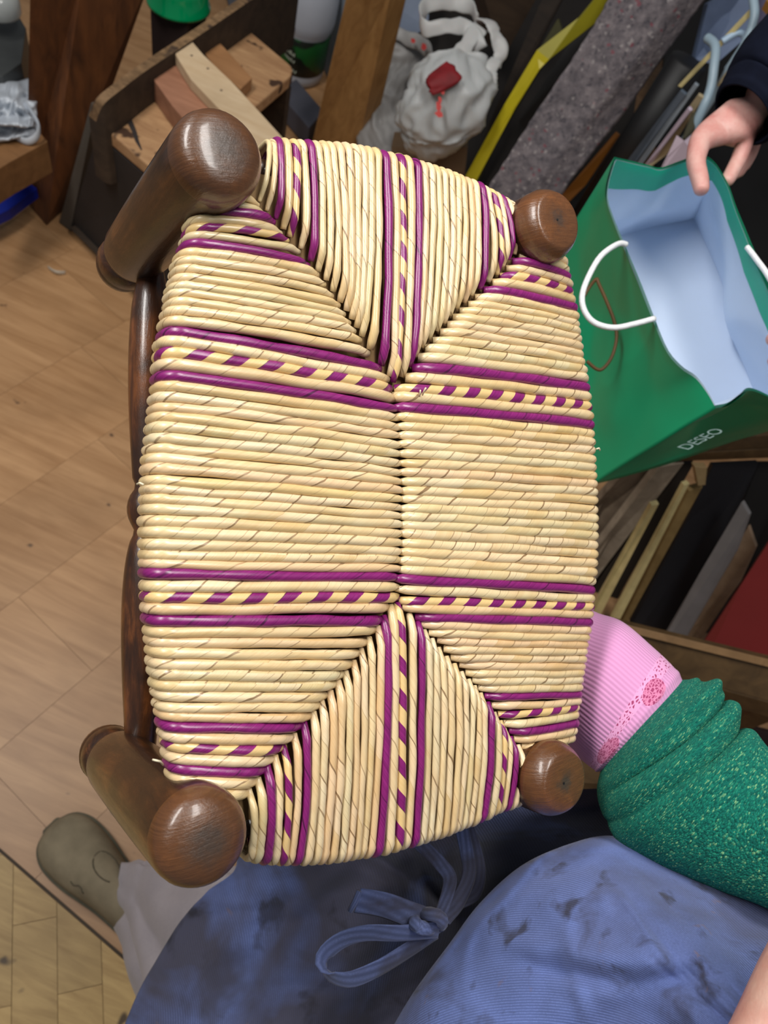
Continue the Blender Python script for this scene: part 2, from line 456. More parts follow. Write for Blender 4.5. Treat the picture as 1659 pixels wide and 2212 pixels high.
def post(mat, px, py, h, r, dome, length, taper, foot):
    top = SP(px, py, h)
    prof = [(0.0, 0.0)]
    if dome:
        for a, q in ((0.0002, .25), (0.0008, .5), (0.002, .68), (0.0042, .82), (0.0075, .92), (0.012, .98), (0.018, 1.0)): prof.append((a, r*q))
    else:
        for a, q in ((0.0001, .40), (0.0004, .70), (0.0010, .765), (0.0022, .81), (0.0062, .91), (0.011, .98), (0.018, 1.0)): prof.append((a, r*q))
    L = length
    for k in range(1, 9):
        a = lerp(0.018, L-0.012, k/8); prof.append((a, lerp(r, r*taper, (k/8)**1.5)))
    prof += [(L-0.006, r*taper*0.96), (L-0.002, r*taper*0.84), (L, r*taper*0.66)]
    V, Fc, UV = lathe(top, DW, prof, 44)
    u_ = DW.orthogonal().normalized(); w_ = DW.cross(u_)
    UV = [((v-top).dot(u_), (v-top).dot(w_)) if (v-top).dot(DW) < .0195 else (1, 1) for v in V]
    lg = mk('leg', V, Fc, mat, stool, uvs=UV)
    if foot:
        fp = [(L-0.001, r*0.6), (L+0.002, r*0.70), (L+0.008, r*0.78), (L+0.016, r*0.80), (L+0.0185, r*0.775), (L+0.0205, r*0.80), (L+0.028, r*0.74), (L+0.036, r*0.6), (L+0.04, r*0.4)]
        mk('foot', *lathe(top, DW, fp, 32)[:2], M_FOOT, lg)
    # worn end grain disc and the small centre hole of the lathe
    return lg, top
M_FOOT = dark_wood('reddish_foot_wood', 1.08)
posts = []
for mt_, a in zip(M_POSTS, ((488, 318, 0.030, 0.0262, True, 0.186, 0.86, True), (450, 1824, 0.030, 0.0262, True, 0.186, 0.86, True),
          (1208, 475, 0.024, 0.0268, False, 0.19, 0.86, True), (1222, 1690, 0.024, 0.0268, False, 0.19, 0.86, True))):
    posts.append(post(mt_, *a))
m_dot = plain('lathe_hole', rgb(16, 12, 10), 0.6)
for (lg, top) in posts[2:]:
    u = DW.orthogonal().normalized(); w = DW.cross(u)
    c = top+u*.002
    mk('lathe_hole', *prism([c+(u*math.cos(k/8*6.283)+w*math.sin(k/8*6.283))*.0009-DW*.0003 for k in range(8)], DW*.001), m_dot, lg, smooth=False)

# turned stretcher between the two near legs
sa, sb = W(328, 560, 0.562), W(303, 1660, 0.545)
sd = (sb-sa); SL = sd.length
def strR(t):
    if t < 0.44: q = t/0.44; return lerp(0.0074, 0.0100, sstep(0, .25, q))+0.0048*math.sin(math.pi*min(1, q**0.9))**1.0*(1 if q < .97 else 1)
    if t < 0.46: return 0.0082
    if t < 0.535: q = (t-0.46)/0.075; return 0.0082+0.0052*math.sin(math.pi*q)**0.7
    if t < 0.55: return 0.0082
    q = (t-0.55)/0.45; return lerp(0.0085, 0.0095, q)+0.0066*math.sin(math.pi*q**0.62)
ns = 90
mk('stretcher', *lathe(sa, sd, [(SL*i/(ns-1), strR(i/(ns-1))) for i in range(ns)], 24)[:2], dark_wood('polished_stretcher_wood', 1.25, 0.26, sd), stool)

# woven seat -----------------------------------------------------------
def ip(table, n):
    """table: {index: (x,y)} -> list for 1..n, linear between"""
    ks = sorted(table); out = []
    for i in range(1, n+1):
        if i in table: out.append(table[i]); continue
        lo = max([k for k in ks if k < i] or [ks[0]]); hi = min([k for k in ks if k > i] or [ks[-1]])
        t = (i-lo)/(hi-lo); out.append((lerp(table[lo][0], table[hi][0], t), lerp(table[lo][1], table[hi][1], t)))
    return out
LO = ip({1: (416, 412), 2: (412, 427), 3: (407, 445), 4: (399, 465), 5: (396, 483), 6: (391, 498), 7: (386, 516), 8: (379, 535), 9: (372, 553), 10: (369, 571), 11: (366, 589), 12: (359, 608), 13: (357, 624), 14: (356, 644), 15: (351, 662), 16: (346, 684), 17: (345, 707), 18: (338, 730), 19: (338, 755), 20: (334, 781), 21: (332, 807), 22: (330, 828), 23: (326, 852), 24: (324, 873), 25: (322, 895), 26: (319, 918), 27: (316, 942), 28: (313, 963), 29: (310, 985), 30: (309, 1008), 31: (308, 1034), 32: (306, 1054), 33: (305, 1075), 34: (305, 1097), 35: (305, 1122), 36: (305, 1148), 37: (305, 1173), 38: (305, 1197), 39: (305, 1218), 40: (306, 1240), 41: (308, 1267), 42: (309, 1291), 43: (310, 1316), 44: (313, 1341), 45: (315, 1367), 46: (317, 1388), 47: (319, 1411), 48: (321, 1434), 49: (325, 1459), 50: (327, 1485), 51: (331, 1506), 52: (335, 1529), 53: (338, 1550), 54: (341, 1571), 55: (346, 1594), 56: (352, 1616), 57: (354, 1639), 58: (358, 1662), 59: (362, 1685), 60: (369, 1708)}, 60)
LI = ip({1: (560, 442), 2: (575, 462), 3: (593, 480), 4: (609, 502), 5: (624, 518), 6: (649, 544), 7: (669, 571), 8: (687, 593), 9: (703, 613), 10: (719, 637), 11: (734, 660), 12: (746, 679), 13: (757, 697), 14: (768, 715), 15: (780, 734), 16: (797, 762), 17: (822, 797), 18: (840, 820), 19: (845, 838), 20: (851, 860), 21: (855, 884), 22: (858, 903), 30: (866, 1060), 35: (865, 1152), 39: (861, 1228), 40: (855, 1248), 41: (854, 1268), 42: (860, 1290), 43: (837, 1312), 44: (824, 1340), 45: (810, 1362), 46: (793, 1388), 47: (776, 1411), 48: (759, 1436), 49: (740, 1457), 50: (725, 1478), 51: (706, 1502), 52: (690, 1525), 53: (670, 1546), 54: (651, 1569), 55: (633, 1594), 56: (610, 1617), 57: (590, 1641), 58: (573, 1665), 59: (554, 1692), 60: (537, 1716)}, 60)
RO = ip({1: (1230, 567), 2: (1234, 583), 3: (1238, 598), 4: (1242, 613), 5: (1243, 630), 6: (1247, 648), 7: (1251, 666), 8: (1255, 683), 9: (1257, 700), 10: (1259, 714), 11: (1261, 732), 12: (1264, 749), 13: (1266, 766), 14: (1268, 781), 15: (1272, 800), 16: (1274, 818), 17: (1277, 838), 18: (1280, 858), 19: (1282, 878), 20: (1284, 898), 21: (1287, 918), 22: (1288, 937), 26: (1293, 1010), 30: (1296, 1082), 34: (1296, 1158), 38: (1293, 1237), 39: (1291, 1256), 40: (1290, 1275), 41: (1289, 1294), 42: (1288, 1311), 43: (1286, 1327), 44: (1285, 1345), 45: (1281, 1362), 46: (1279, 1379), 53: (1264, 1486), 54: (1264, 1500), 55: (1262, 1515), 56: (1257, 1529), 57: (1256, 1545), 58: (1256, 1562), 59: (1251, 1578), 60: (1249, 1594)}, 60)
RI = ip({1: (1141, 536), 2: (1124, 551), 3: (1109, 564), 4: (1096, 579), 5: (1083, 596), 6: (1066, 611), 7: (1047, 627), 8: (1029, 641), 9: (1014, 656), 10: (997, 669), 11: (982, 684), 12: (969, 701), 13: (954, 717), 14: (939, 734), 15: (922, 753), 16: (907, 773), 17: (894, 794), 18: (879, 816), 19: (855, 838), 20: (851, 858), 21: (853, 880), 22: (858, 900), 30: (866, 1060), 35: (865, 1152), 39: (861, 1230), 40: (852, 1250), 41: (860, 1272), 42: (864, 1296), 43: (872, 1314), 44: (900, 1332), 45: (913, 1348), 46: (929, 1366), 47: (948, 1384), 48: (962, 1402), 49: (978, 1420), 50: (996, 1436), 51: (1010, 1452), 52: (1024, 1469), 53: (1037, 1486), 54: (1050, 1504), 55: (1065, 1524), 56: (1079, 1543), 57: (1091, 1562), 58: (1103, 1580), 59: (1114, 1598), 60: (1130, 1614)}, 60)
TO = ip({1: (583, 309), 2: (594, 308), 3: (607, 307), 4: (624, 309), 5: (641, 311), 6: (657, 312), 7: (674, 313), 8: (690, 314), 9: (706, 315), 10: (721, 316), 11: (737, 317), 12: (754, 319), 13: (771, 321), 14: (787, 323), 15: (802, 326), 16: (818, 329), 17: (836, 335), 18: (852, 339), 19: (869, 342), 20: (886, 346), 21: (904, 352), 22: (919, 356), 26: (977, 373), 30: (1030, 395), 31: (1044, 401), 32: (1057, 408), 33: (1069, 415), 34: (1080, 421), 35: (1091, 427), 36: (1101, 433), 37: (1111, 440)}, 37)
TI = [(LI[i][0]+5, LI[i][1]-9) for i in range(18)]+[(852, 824)]+[(RI[37-k][0]-7, RI[37-k][1]-4) for k in range(20, 38)]
BO = ip({1: (545, 1851), 2: (561, 1854), 3: (580, 1857), 4: (599, 1859), 5: (616, 1860), 6: (632, 1860), 7: (649, 1860), 12: (740, 1856), 16: (803, 1846), 17: (821, 1842), 18: (842, 1837), 19: (862, 1832), 20: (881, 1827), 21: (898, 1824), 26: (978, 1800), 30: (1031, 1779), 31: (1047, 1771), 32: (1063, 1765), 33: (1078, 1758), 34: (1090, 1753), 35: (1102, 1749), 36: (1115, 1745), 37: (1128, 1739)}, 37)
BI = ip({1: (540, 1706), 2: (561, 1681), 3: (580, 1654), 4: (596, 1633), 5: (617, 1611), 6: (639, 1586), 7: (660, 1558), 8: (679, 1538), 9: (699, 1514), 10: (717, 1493), 11: (734, 1471), 12: (750, 1451), 13: (767, 1428), 14: (784, 1402), 15: (801, 1377), 16: (817, 1354), 17: (833, 1331), 18: (846, 1308), 19: (860, 1303), 20: (886, 1326), 21: (905, 1343), 22: (920, 1362), 23: (937, 1380), 24: (952, 1400), 25: (968, 1419), 26: (985, 1435), 27: (1000, 1452), 28: (1015, 1468), 29: (1029, 1482), 30: (1041, 1498), 31: (1056, 1518), 32: (1070, 1540), 33: (1083, 1558), 34: (1095, 1574), 35: (1107, 1592), 36: (1122, 1610), 37: (1142, 1626)}, 37)
K9 = ['c']*9; BND = ['m', 'c', 'x', 'c', 'm']
PAT60 = ['c', 'c']+BND+K9+BND+['c']*18+BND+K9+BND+['c', 'c']
PAT37 = ['c', 'c']+BND+K9+BND+K9+BND+['c', 'c']
SEATC = SP(850, 1075)
def sag(p):                                                    # seat is a little padded over the rails, lower at the seam
    return 0.0
def strand(o, i, spacing_px, outer_h, taper, kind, vertical, idx, side):
    hx, hy = (o[0]-i[0]), (o[1]-i[1]); ln = math.hypot(hx, hy); hx /= ln; hy /= ln
    R = 0.0095
    # where the flat part ends: pull back from the outline by the roll over the rail
    back = {'L': 62, 'R': 20, 'T': 18, 'B': 24}[side]
    fo = (o[0]-hx*back, o[1]-hy*back)
    if taper: i = (i[0]-hx*7, i[1]-hy*7)
    A = SP(*i); B = SP(*fo); d = (B-A).normalized()
    dep = (B-CAM).dot(dirW((0, 0, 1)))
    sp = spacing_px*dep/F
    dpi = (A-CAM).dot(dirW((0, 0, 1)))
    r = sp*0.535
    path = []; rad = []
    n = 18
    L = (B-A).length
    seed = idx*3.7+{'L': 0, 'R': 50, 'T': 100, 'B': 150}[side]
    for k in range(n):
        s = (k/(n-1))
        s = s**1.15
        p = A+(B-A)*s
        x = s*L
        dip = -0.0045*(1-sstep(0.0, 0.011, x)) if not taper else -0.0026*(1-sstep(0.0, 0.010, x))
        pad = 0.0042*math.sin(math.pi*min(1, 0.15+0.85*s))**0.8
        wobn = 0.0009*nz((x*45, seed, 0.3))
        lat = d.cross(DW).normalized()*(0.0009*nz((x*30, seed, 7.7)))
        path.append(p-DW*(dip+pad+wobn)+lat)
        q = 1.0+0.17*nz((x*42, seed, 3.1))
        if taper: q *= lerp(0.42, 1.0, sstep(0.0, 0.0095, x))
        else: q *= lerp(0.80, 1.0, sstep(0.0, 0.006, x))
        rad.append(r*q)
    hB = -(path[-1]-B).dot(DW)
    C = path[-1]+DW*R
    for k in range(1, 8):                                       # roll over the rail
        a = k/7*math.pi*0.5
        path.append(C+d*R*math.sin(a)-DW*R*math.cos(a)); rad.append(r*(1.03))
    e = path[-1]
    for k in (0.004, 0.008): path.append(e+DW*k); rad.append(r)
    for k in range(1, 6):
        a = k/5*math.pi*0.5
        path.append(e+DW*(0.008+0.008*math.sin(a))-d*0.008*(1-math.cos(a))); rad.append(r)
    path.append(path[-1]-d*0.03); rad.append(r)
    V, Fc, UV = tube(path, rad, 14, lobes=0.035)
    mt = {'c': M_STRAW, 'm': M_MAG, 'x': M_MIX}[kind]
    o_ = mk('straw_strand', V, Fc, mt, stool, uvs=UV)
    if kind == 'm': o_['label'] = 'magenta dyed straw strand'
    if kind == 'x': o_['label'] = 'magenta and cream striped straw strand'
    return o_
def spc(lst, i, horiz):
    a = lst[max(i-1, 0)]; b = lst[min(i+1, len(lst)-1)]; n = min(i+1, len(lst)-1)-max(i-1, 0)
    return math.hypot(b[0]-a[0], b[1]-a[1])/n
for i in range(60):
    strand(LO[i], LI[i], spc(LO, i, 1), 0, 20 <= i < 41, PAT60[i], False, i, 'L')
    strand(RO[i], RI[i], spc(RO, i, 1), 0, 20 <= i < 41, PAT60[i], False, i, 'R')
for i in range(37):
    strand(TO[i], TI[i], spc(TO, i, 0)*0.98, 0, False, PAT37[i], True, i, 'T')
    strand(BO[i], BI[i], spc(BO, i, 0)*0.98, 0, False, PAT37[i], True, i, 'B')
# packing under the strands and the four seat rails they wrap
q = [(430, 430), (600, 345), (850, 365), (1100, 455), (1215, 580), (1265, 850), (1270, 1250), (1230, 1590), (1120, 1725), (860, 1810), (580, 1835), (400, 1700), (352, 1300), (352, 1000), (375, 720)]
mk('seat_packing', *prism([SP(x, y, -0.006) for x, y in q], DW*0.012), plain('straw_packing', rgb(120, 92, 54), 0.8), stool, smooth=False)
m_rail = dark_wood('seat_rail_wood')
for (p0, p1) in (((440, 345), (405, 1800)), ((1175, 500), (1190, 1680)), ((440, 345), (1175, 500)), ((405, 1800), (1190, 1680))):
    a, b_ = SP(*p0, -0.012), SP(*p1, -0.012)
    mk('seat_rail', *tube([a+(b_-a)*k/6 for k in range(7)], 0.0075, 10)[:2], m_rail, stool)
# loose straw ends
m_str = plain('stray_straw', rgb(236, 222, 190), 0.5)
for pts in ([(330, 1641, .012), (338, 1643, .014), (346, 1645, .012), (352, 1652, .006)], [(912, 855, .006), (916, 845, .010), (920, 838, .013)], [(906, 858, .006), (908, 850, .009), (908, 843, .011)], [(1288, 970, .0), (1294, 968, .001), (1296, 973, .0)], [(296, 1046, -.004), (302, 1043, -.002), (310, 1047, 0)]):
    mk('straw_end', *tube([SP(*p) for p in pts], [0.0006]*len(pts), 5)[:2], m_str, stool)

#--REST--
# =================================================================== THE PERSON HOLDING THE STOOL
def skin_body(name, joints, links, mat, parent, sub=2, root=0):
    """joints: {key: (world point, radius)}; one continuous skinned surface"""
    keys = list(joints); idx = {k: i for i, k in enumerate(keys)}
    o0 = orig(parent)
    me = bpy.data.meshes.new(name)
    me.from_pydata([Vector(joints[k][0])-o0 for k in keys], [(idx[a], idx[b]) for a, b in links], [])
    o = bpy.data.objects.new(name, me); COL.objects.link(o); o.parent = parent; ORI[o.name] = o0
    md = o.modifiers.new('skin', 'SKIN'); md.use_smooth_shade = True; md.branch_smoothing = 0.6
    sv = me.skin_vertices[0].data
    for k in keys:
        r = joints[k][1]
        sv[idx[k]].radius = (r, r) if not isinstance(r, tuple) else r
        sv[idx[k]].use_root = (k == root or idx[k] == root)
    md2 = o.modifiers.new('sub', 'SUBSURF'); md2.levels = sub; md2.render_levels = sub
    me.materials.append(mat)
    return o
def skin_mat(name, base, red):
    m, t, b = nt(name)
    v = noisen(t, coords(t), 30, 5, 0.6); w = noisen(t, coords(t), 220, 3, 0.6)
    t.links.new(ramp(t, v, [(0.35, red), (0.65, base)]), b.inputs['Base Color'])
    b.inputs['Roughness'].default_value = 0.48
    b.inputs['Subsurface Weight'].default_value = 0.12; b.inputs['Subsurface Radius'].default_value = (0.008, 0.003, 0.002); b.inputs['Subsurface Scale'].default_value = 0.6
    bump(t, b, mathn(t, 'ADD', v, mathn(t, 'MULTIPLY', w, 0.5)), 0.5, 0.0012)
    return m
M_SKIN = skin_mat('weathered_skin', rgb(222, 180, 164), rgb(206, 140, 128))

holder = thing('person', 'person in a stained blue apron and green knit sleeve holding up the straw stool', 'person', WZ(560, 2080))
PC = lambda px, py, d: W(px, py, d)
J = {'pelvis': (W(1500, 2560, .76), .09), 'belly': (W(1760, 2680, .64), .085), 'chest': (W(2100, 2850, .56), .085),
     'shoulder_r': (W(2300, 2350, .46), .05), 'elbow_r': (W(1930, 1990, .49), .042), 'forearm_r': (W(1590, 1770, .58), .034), 'wrist_r': (W(1340, 1530, .67), .027),
     'palm_r': (W(1235, 1420, .70), (.036, .020)), 'knuckle_r': (W(1180, 1370, .70), (.034, .016)),
     'shoulder_l': (W(2250, 2720, .40), .045), 'forearm_l': (W(1860, 2000, .385), .036), 'wrist_l': (W(1700, 2268, .375), .031), 'hand_l': (W(1650, 2390, .372), (.034, .018)),
     'hip': (W(1060, 2420, .98), .08), 'knee': (W(640, 2150, 1.02), .056), 'shin': (W(400, 2020, 1.10), .048), 'ankle': (W(285, 1945, 1.26), .030), 'heel': (WZ(300, 1980, .05), .036), 'ball': (WZ(185, 1880, .035), .033),
     'hip_b': (W(1500, 2900, .85), .10), 'knee_b': (WZ(1150, 2750, .5), .062), 'ankle_b': (WZ(800, 2600, .09), .038), 'ball_b': (WZ(690, 2520, .03), .033)}
LK = [('pelvis', 'belly'), ('belly', 'chest'), ('chest', 'shoulder_r'), ('shoulder_r', 'elbow_r'), ('elbow_r', 'forearm_r'), ('forearm_r', 'wrist_r'), ('wrist_r', 'palm_r'), ('palm_r', 'knuckle_r'),
      ('chest', 'shoulder_l'), ('shoulder_l', 'forearm_l'), ('forearm_l', 'wrist_l'), ('wrist_l', 'hand_l'),
      ('pelvis', 'hip'), ('hip', 'knee'), ('knee', 'shin'), ('shin', 'ankle'), ('ankle', 'heel'), ('heel', 'ball'),
      ('pelvis', 'hip_b'), ('hip_b', 'knee_b'), ('knee_b', 'ankle_b'), ('ankle_b', 'ball_b')]
fb_ = {'index': ((1150, 1330, .700), (1120, 1310, .680), (1118, 1330, .668)), 'middle': ((1135, 1365, .700), (1100, 1350, .680), (1098, 1372, .668)),
       'ring': ((1130, 1400, .700), (1095, 1392, .682), (1093, 1412, .670)), 'little': ((1140, 1435, .700), (1110, 1432, .686), (1108, 1450, .675))}
for f, ps in fb_.items():
    prev = 'knuckle_r'
    for k, p in enumerate(ps):
        J[f+str(k)] = (W(*p), .0088-.0007*k); LK.append((prev, f+str(k))); prev = f+str(k)
prev = 'palm_r'
for k, p in enumerate(((1215, 1345, .685), (1190, 1300, .665), (1170, 1290, .652))):
    J['thumb'+str(k)] = (W(*p), .0105-.0008*k); LK.append((prev, 'thumb'+str(k))); prev = 'thumb'+str(k)
for q, (dx, dy, L_) in enumerate(((-75, 60, 1.0), (-30, 85, 1.12), (20, 95, 1.08), (70, 85, .9))):
    pr = 'hand_l'
    for k in range(3):
        nm = 'left%d_%d' % (q, k)
        J[nm] = (W(1640+dx+(k+.3)*(dx*.25-30)*L_, 2420+dy+k*95*L_, .372+.012*k), .0088-.0008*k); LK.append((pr, nm)); pr = nm
pr = 'hand_l'
for k in range(3):
    nm = 'leftthumb_%d' % k
    J[nm] = (W(1530-70*k, 2370+45*k, .365), .0105-.0008*k); LK.append((pr, nm)); pr = nm
skin_body('body', J, LK, M_SKIN, holder)
def over(keys, links, grow, name, mat, par, src, root):
    return skin_body(name, {k: (src[k][0], (src[k][1] if not isinstance(src[k][1], tuple) else src[k][1][0])+grow) for k in keys}, links, mat, par, root=root)
M_SWEAT = plain('green_sweater_knit', rgb(20, 118, 102), .9, .2, 160, bmp=.5, spec=.15)
over(['pelvis', 'belly', 'chest', 'shoulder_r', 'elbow_r', 'shoulder_l', 'forearm_l'], [('pelvis', 'belly'), ('belly', 'chest'), ('chest', 'shoulder_r'), ('shoulder_r', 'elbow_r'), ('chest', 'shoulder_l'), ('shoulder_l', 'forearm_l')], .012, 'sweater', M_SWEAT, holder, J, 'chest')
M_TRPLAIN = plain('grey_trouser_plain', rgb(148, 142, 146), .85, .06, 20, spec=.15)
over(['pelvis', 'hip', 'knee', 'hip_b', 'knee_b', 'ankle_b'], [('pelvis', 'hip'), ('hip', 'knee'), ('pelvis', 'hip_b'), ('hip_b', 'knee_b'), ('knee_b', 'ankle_b')], .016, 'trousers', M_TRPLAIN, holder, J, 'pelvis')

def cloth_mat(name, c1, c2, stains=None, weave=900, rough=0.8, kind='UV', sc=(1, 1, 1), rot=0.6, bstr=0.25, bend=0):
    m, t, b = nt(name)
    vec = coords(t, 'Object')
    big = noisen(t, vec, 9, 5, 0.6)
    col = ramp(t, big, [(0.3, c1), (0.7, c2)])
    wv = t.nodes.new('ShaderNodeTexWave'); wv.wave_type = 'BANDS'; wv.bands_direction = 'X'
    wv.inputs['Scale'].default_value = weave; wv.inputs['Distortion'].default_value = 0.6; wv.inputs['Detail'].default_value = 1
    mp = t.nodes.new('ShaderNodeMapping'); mp.inputs['Rotation'].default_value = (0, 0, rot); mp.inputs['Scale'].default_value = sc
    uvn = t.nodes.new('ShaderNodeUVMap'); t.links.new(uvn.outputs[0], mp.inputs[0]); t.links.new(mp.outputs[0], wv.inputs['Vector'])
    fl_ = noisen(t, vec, 700, 2, 0.6)
    w = mathn(t, 'MULTIPLY', wv.outputs['Fac'], fl_)
    col = mixc(t, mathn(t, 'MULTIPLY', w, 0.55), col, tuple(min(1, c*2.1+0.03) for c in c2[:3])+(1,))
    if stains:
        for (c, s, th, amt) in stains:
            sp = noisen(t, vec, s, 4, 0.55, 0.4)
            col = mixc(t, mathn(t, 'MULTIPLY', ramp(t, sp, [(th, 0.0), (th+0.12, 1.0)]), amt), col, c)
    t.links.new(col, b.inputs['Base Color']); b.inputs['Roughness'].default_value = rough; b.inputs['Specular IOR Level'].default_value = 0.2
    b.inputs['Sheen Weight'].default_value = 0.15
    bump(t, b, wv.outputs['Fac'], bstr, 0.0008)
    return m
M_APRON = cloth_mat('blue_twill', rgb(74, 86, 128), rgb(96, 114, 172), [(rgb(66, 64, 76), 7, 0.47, 0.6), (rgb(44, 42, 50), 34, 0.585, 0.8), (rgb(54, 50, 56), 18, 0.57, 0.65), (rgb(126, 98, 76), 46, 0.67, 0.75)], weave=52, rot=1.1, bstr=0.22, bend=1)
M_SKIRT = cloth_mat('blue_twill_worn', rgb(64, 76, 116), rgb(88, 102, 150), [(rgb(66, 60, 60), 5, 0.40, 0.8), (rgb(44, 42, 48), 20, 0.58, 0.75), (rgb(58, 54, 58), 11, 0.54, 0.6), (rgb(120, 96, 78), 36, 0.72, 0.6)], weave=60, rot=1.1, bstr=0.3)
M_STRING = cloth_mat('blue_tape', rgb(62, 70, 100), rgb(84, 96, 138), [(rgb(58, 54, 60), 14, 0.46, 0.75)], weave=8, rot=0.3, bstr=0.04)

def patch(rows, nu, nv, wr):
    """cloth patch through pixel/depth control rows, with wrinkle function in depth"""
    RR = [cr(r, nv) for r in rows]
    cols = [cr([RR[i][j] for i in range(len(rows))], nu) for j in range(nv)]
    def fn(u, v):
        p = cols[min(nv-1, int(round(v*(nv-1))))][min(nu-1, int(round(u*(nu-1))))]
        return W(p.x, p.y, p.z+wr(u, v, p))
    return grid(fn, nu, nv)
# upper apron over the belly: rows run along the outline, from the rolled edge inwards
def wr1(u, v, p):
    d = 0.0
    d += 0.008*nz((u*3, v*5, 1.2))+0.005*nz((u*6, v*10, 4.2))+.0015*nz((u*18, v*26, 2.2))-.004*(1-2*abs(nz((u*2.5+v*2, v*5, 6.6))))**4
    y = p.y-(2092+22*math.sin((p.x-1150)/140)+0.05*(p.x-1300))    # soft horizontal crease
    fade = sstep(1060, 1150, p.x)*(1-sstep(1480, 1600, p.x))
    d += fade*(0.006*sstep(-50, 0, y)*(1-sstep(0, 40, y))-0.004*math.exp(-((y+35)/30)**2))
    d += 0.006*math.exp(-(((p.x-1420)*0.8+(p.y-1950)*1.2-220)/60)**2)
    return d
rows1 = [
 [(800, 2420, .66), (860, 2290, .66), (930, 2170, .665), (1010, 2060, .67), (1070, 1985, .67), (1160, 1910, .67), (1260, 1860, .67), (1340, 1845, .67), (1440, 1870, .66), (1560, 1915, .64), (1760, 1990, .60)],
 [(770, 2420, .615), (815, 2290, .615), (885, 2160, .62), (972, 2040, .622), (1040, 1950, .622), (1130, 1870, .622), (1240, 1822, .622), (1325, 1808, .62), (1430, 1842, .61), (1560, 1890, .59), (1760, 1965, .55)],
 [(800, 2430, .575), (850, 2310, .575), (930, 2180, .58), (1015, 2068, .58), (1080, 1980, .582), (1165, 1905, .582), (1262, 1858, .58), (1340, 1848, .576), (1440, 1880, .566), (1570, 1930, .55), (1770, 2010, .51)],
 [(900, 2460, .52), (965, 2350, .52), (1050, 2235, .525), (1130, 2135, .525), (1185, 2055, .525), (1255, 1990, .524), (1330, 1955, .52), (1390, 1950, .515), (1480, 1980, .505), (1600, 2040, .49), (1790, 2110, .46)],
 [(1050, 2500, .475), (1120, 2420, .475), (1205, 2330, .478), (1270, 2240, .478), (1320, 2160, .476), (1375, 2105, .474), (1430, 2080, .47), (1475, 2080, .465), (1550, 2110, .458), (1650, 2170, .445), (1820, 2230, .42)],
 [(1300, 2600, .44), (1370, 2540, .44), (1440, 2470, .44), (1490, 2390, .44), (1530, 2320, .438), (1570, 2280, .436), (1610, 2260, .432), (1650, 2260, .43), (1710, 2290, .424), (1790, 2340, .415), (1900, 2400, .40)]]
V, Fc, UV = patch(rows1, 70, 110, wr1)
mk('apron', V, Fc, M_APRON, holder, uvs=UV, solid=0.0015, recalc=False)
# skirt of the apron hanging below the ties
def wr2(u, v, p):
    d = 0.075*math.exp(-((v-.72)/.2)**2)*sstep(1740, 1850, p.y)+0.016*nz((u*2.2, v*3.2, 2.2))+0.008*nz((u*6, v*7, 5.2))+.003*nz((u*14, v*16, 1.2))
    for (cx_, cy_, ang, wd_, amp) in ((900, 1905, 0.55, 26, .030), (955, 1935, 0.95, 20, .030), (1030, 2010, -0.9, 34, .04), (760, 1900, 2.5, 40, .012), (560, 2040, 2.3, 40, .012), (640, 1960, 2.4, 22, -.007), (1180, 1800, -0.25, 22, .012), (1250, 1840, -0.35, 25, .02)):
        dx, dy = p.x-cx_, p.y-cy_
        al = dx*math.cos(ang)+dy*math.sin(ang); ac = -dx*math.sin(ang)+dy*math.cos(ang)
        d += amp*math.exp(-(ac/wd_)**2)*math.exp(-(al/160)**2)
    return d
rows2 = [
 [(470, 1760, .80), (640, 1740, .80), (860, 1730, .77), (1080, 1715, .73), (1280, 1705, .69), (1480, 1700, .66)],
 [(512, 1866, .84), (650, 1840, .79), (850, 1830, .75), (1060, 1800, .71), (1260, 1775, .675), (1480, 1790, .65)],
 [(448, 1926, .86), (620, 1930, .80), (800, 1925, .76), (1000, 1900, .735), (1220, 1860, .70), (1440, 1880, .67)],
 [(392, 1988, .87), (560, 2000, .81), (740, 2020, .77), (920, 2010, .75), (1120, 1980, .735), (1340, 1990, .70)],
 [(338, 2075, .86), (500, 2100, .80), (660, 2120, .76), (820, 2120, .74), (1000, 2110, .73), (1200, 2120, .70)],
 [(292, 2160, .84), (450, 2190, .78), (600, 2220, .74), (750, 2230, .72), (900, 2230, .71), (1100, 2250, .69)],
 [(225, 2330, .80), (380, 2360, .74), (540, 2390, .70), (690, 2400, .68), (840, 2410, .675), (1000, 2430, .66)]]
V, Fc, UV = patch(rows2, 90, 110, wr2)
mk('apron_skirt', V, Fc, M_SKIRT, holder, uvs=UV, solid=0.0018, recalc=False)
# tie strings and bow
def ribbon(name, pts, w, t_, wpx, par):
    P = cr([W(*p) for p in pts], 34)
    V, Fc, UV = tube(P, 1.0, 12, flat=(w/2, t_/2), wdir=dirW(wpx))
    return weld(mk(name, V, Fc, M_STRING, par, uvs=UV))
st = ribbon('apron_string', [(948, 2009, .60), (866, 2016, .595), (789, 2016, .59), (733, 2034, .59), (700, 2070, .59), (712, 2106, .59), (755, 2116, .59), (813, 2094, .60), (876, 2056, .61), (942, 2012, .62)], .019, .0024, (0.25, 0.9, 0.45), holder)
ribbon('apron_string', [(930, 1992, .605), (885, 1975, .60), (830, 1955, .595), (772, 1945, .59)], .020, .002, (0.35, 1.0, 0.15), holder)
ribbon('apron_string', [(958, 1990, .62), (985, 1955, .64), (1012, 1893, .65), (1008, 1840, .655), (992, 1770, .66)], .012, .002, (1, .1, .1), holder)
ribbon('apron_string', [(948, 1985, .62), (972, 1905, .645), (950, 1865, .65), (905, 1820, .655), (870, 1780, .66)], .012, .002, (1, -.5, .1), holder)
ribbon('apron_string', [(975, 1960, .64), (1025, 1930, .655), (1035, 1870, .66), (1012, 1790, .67)], .011, .002, (1, .1, .1), holder)
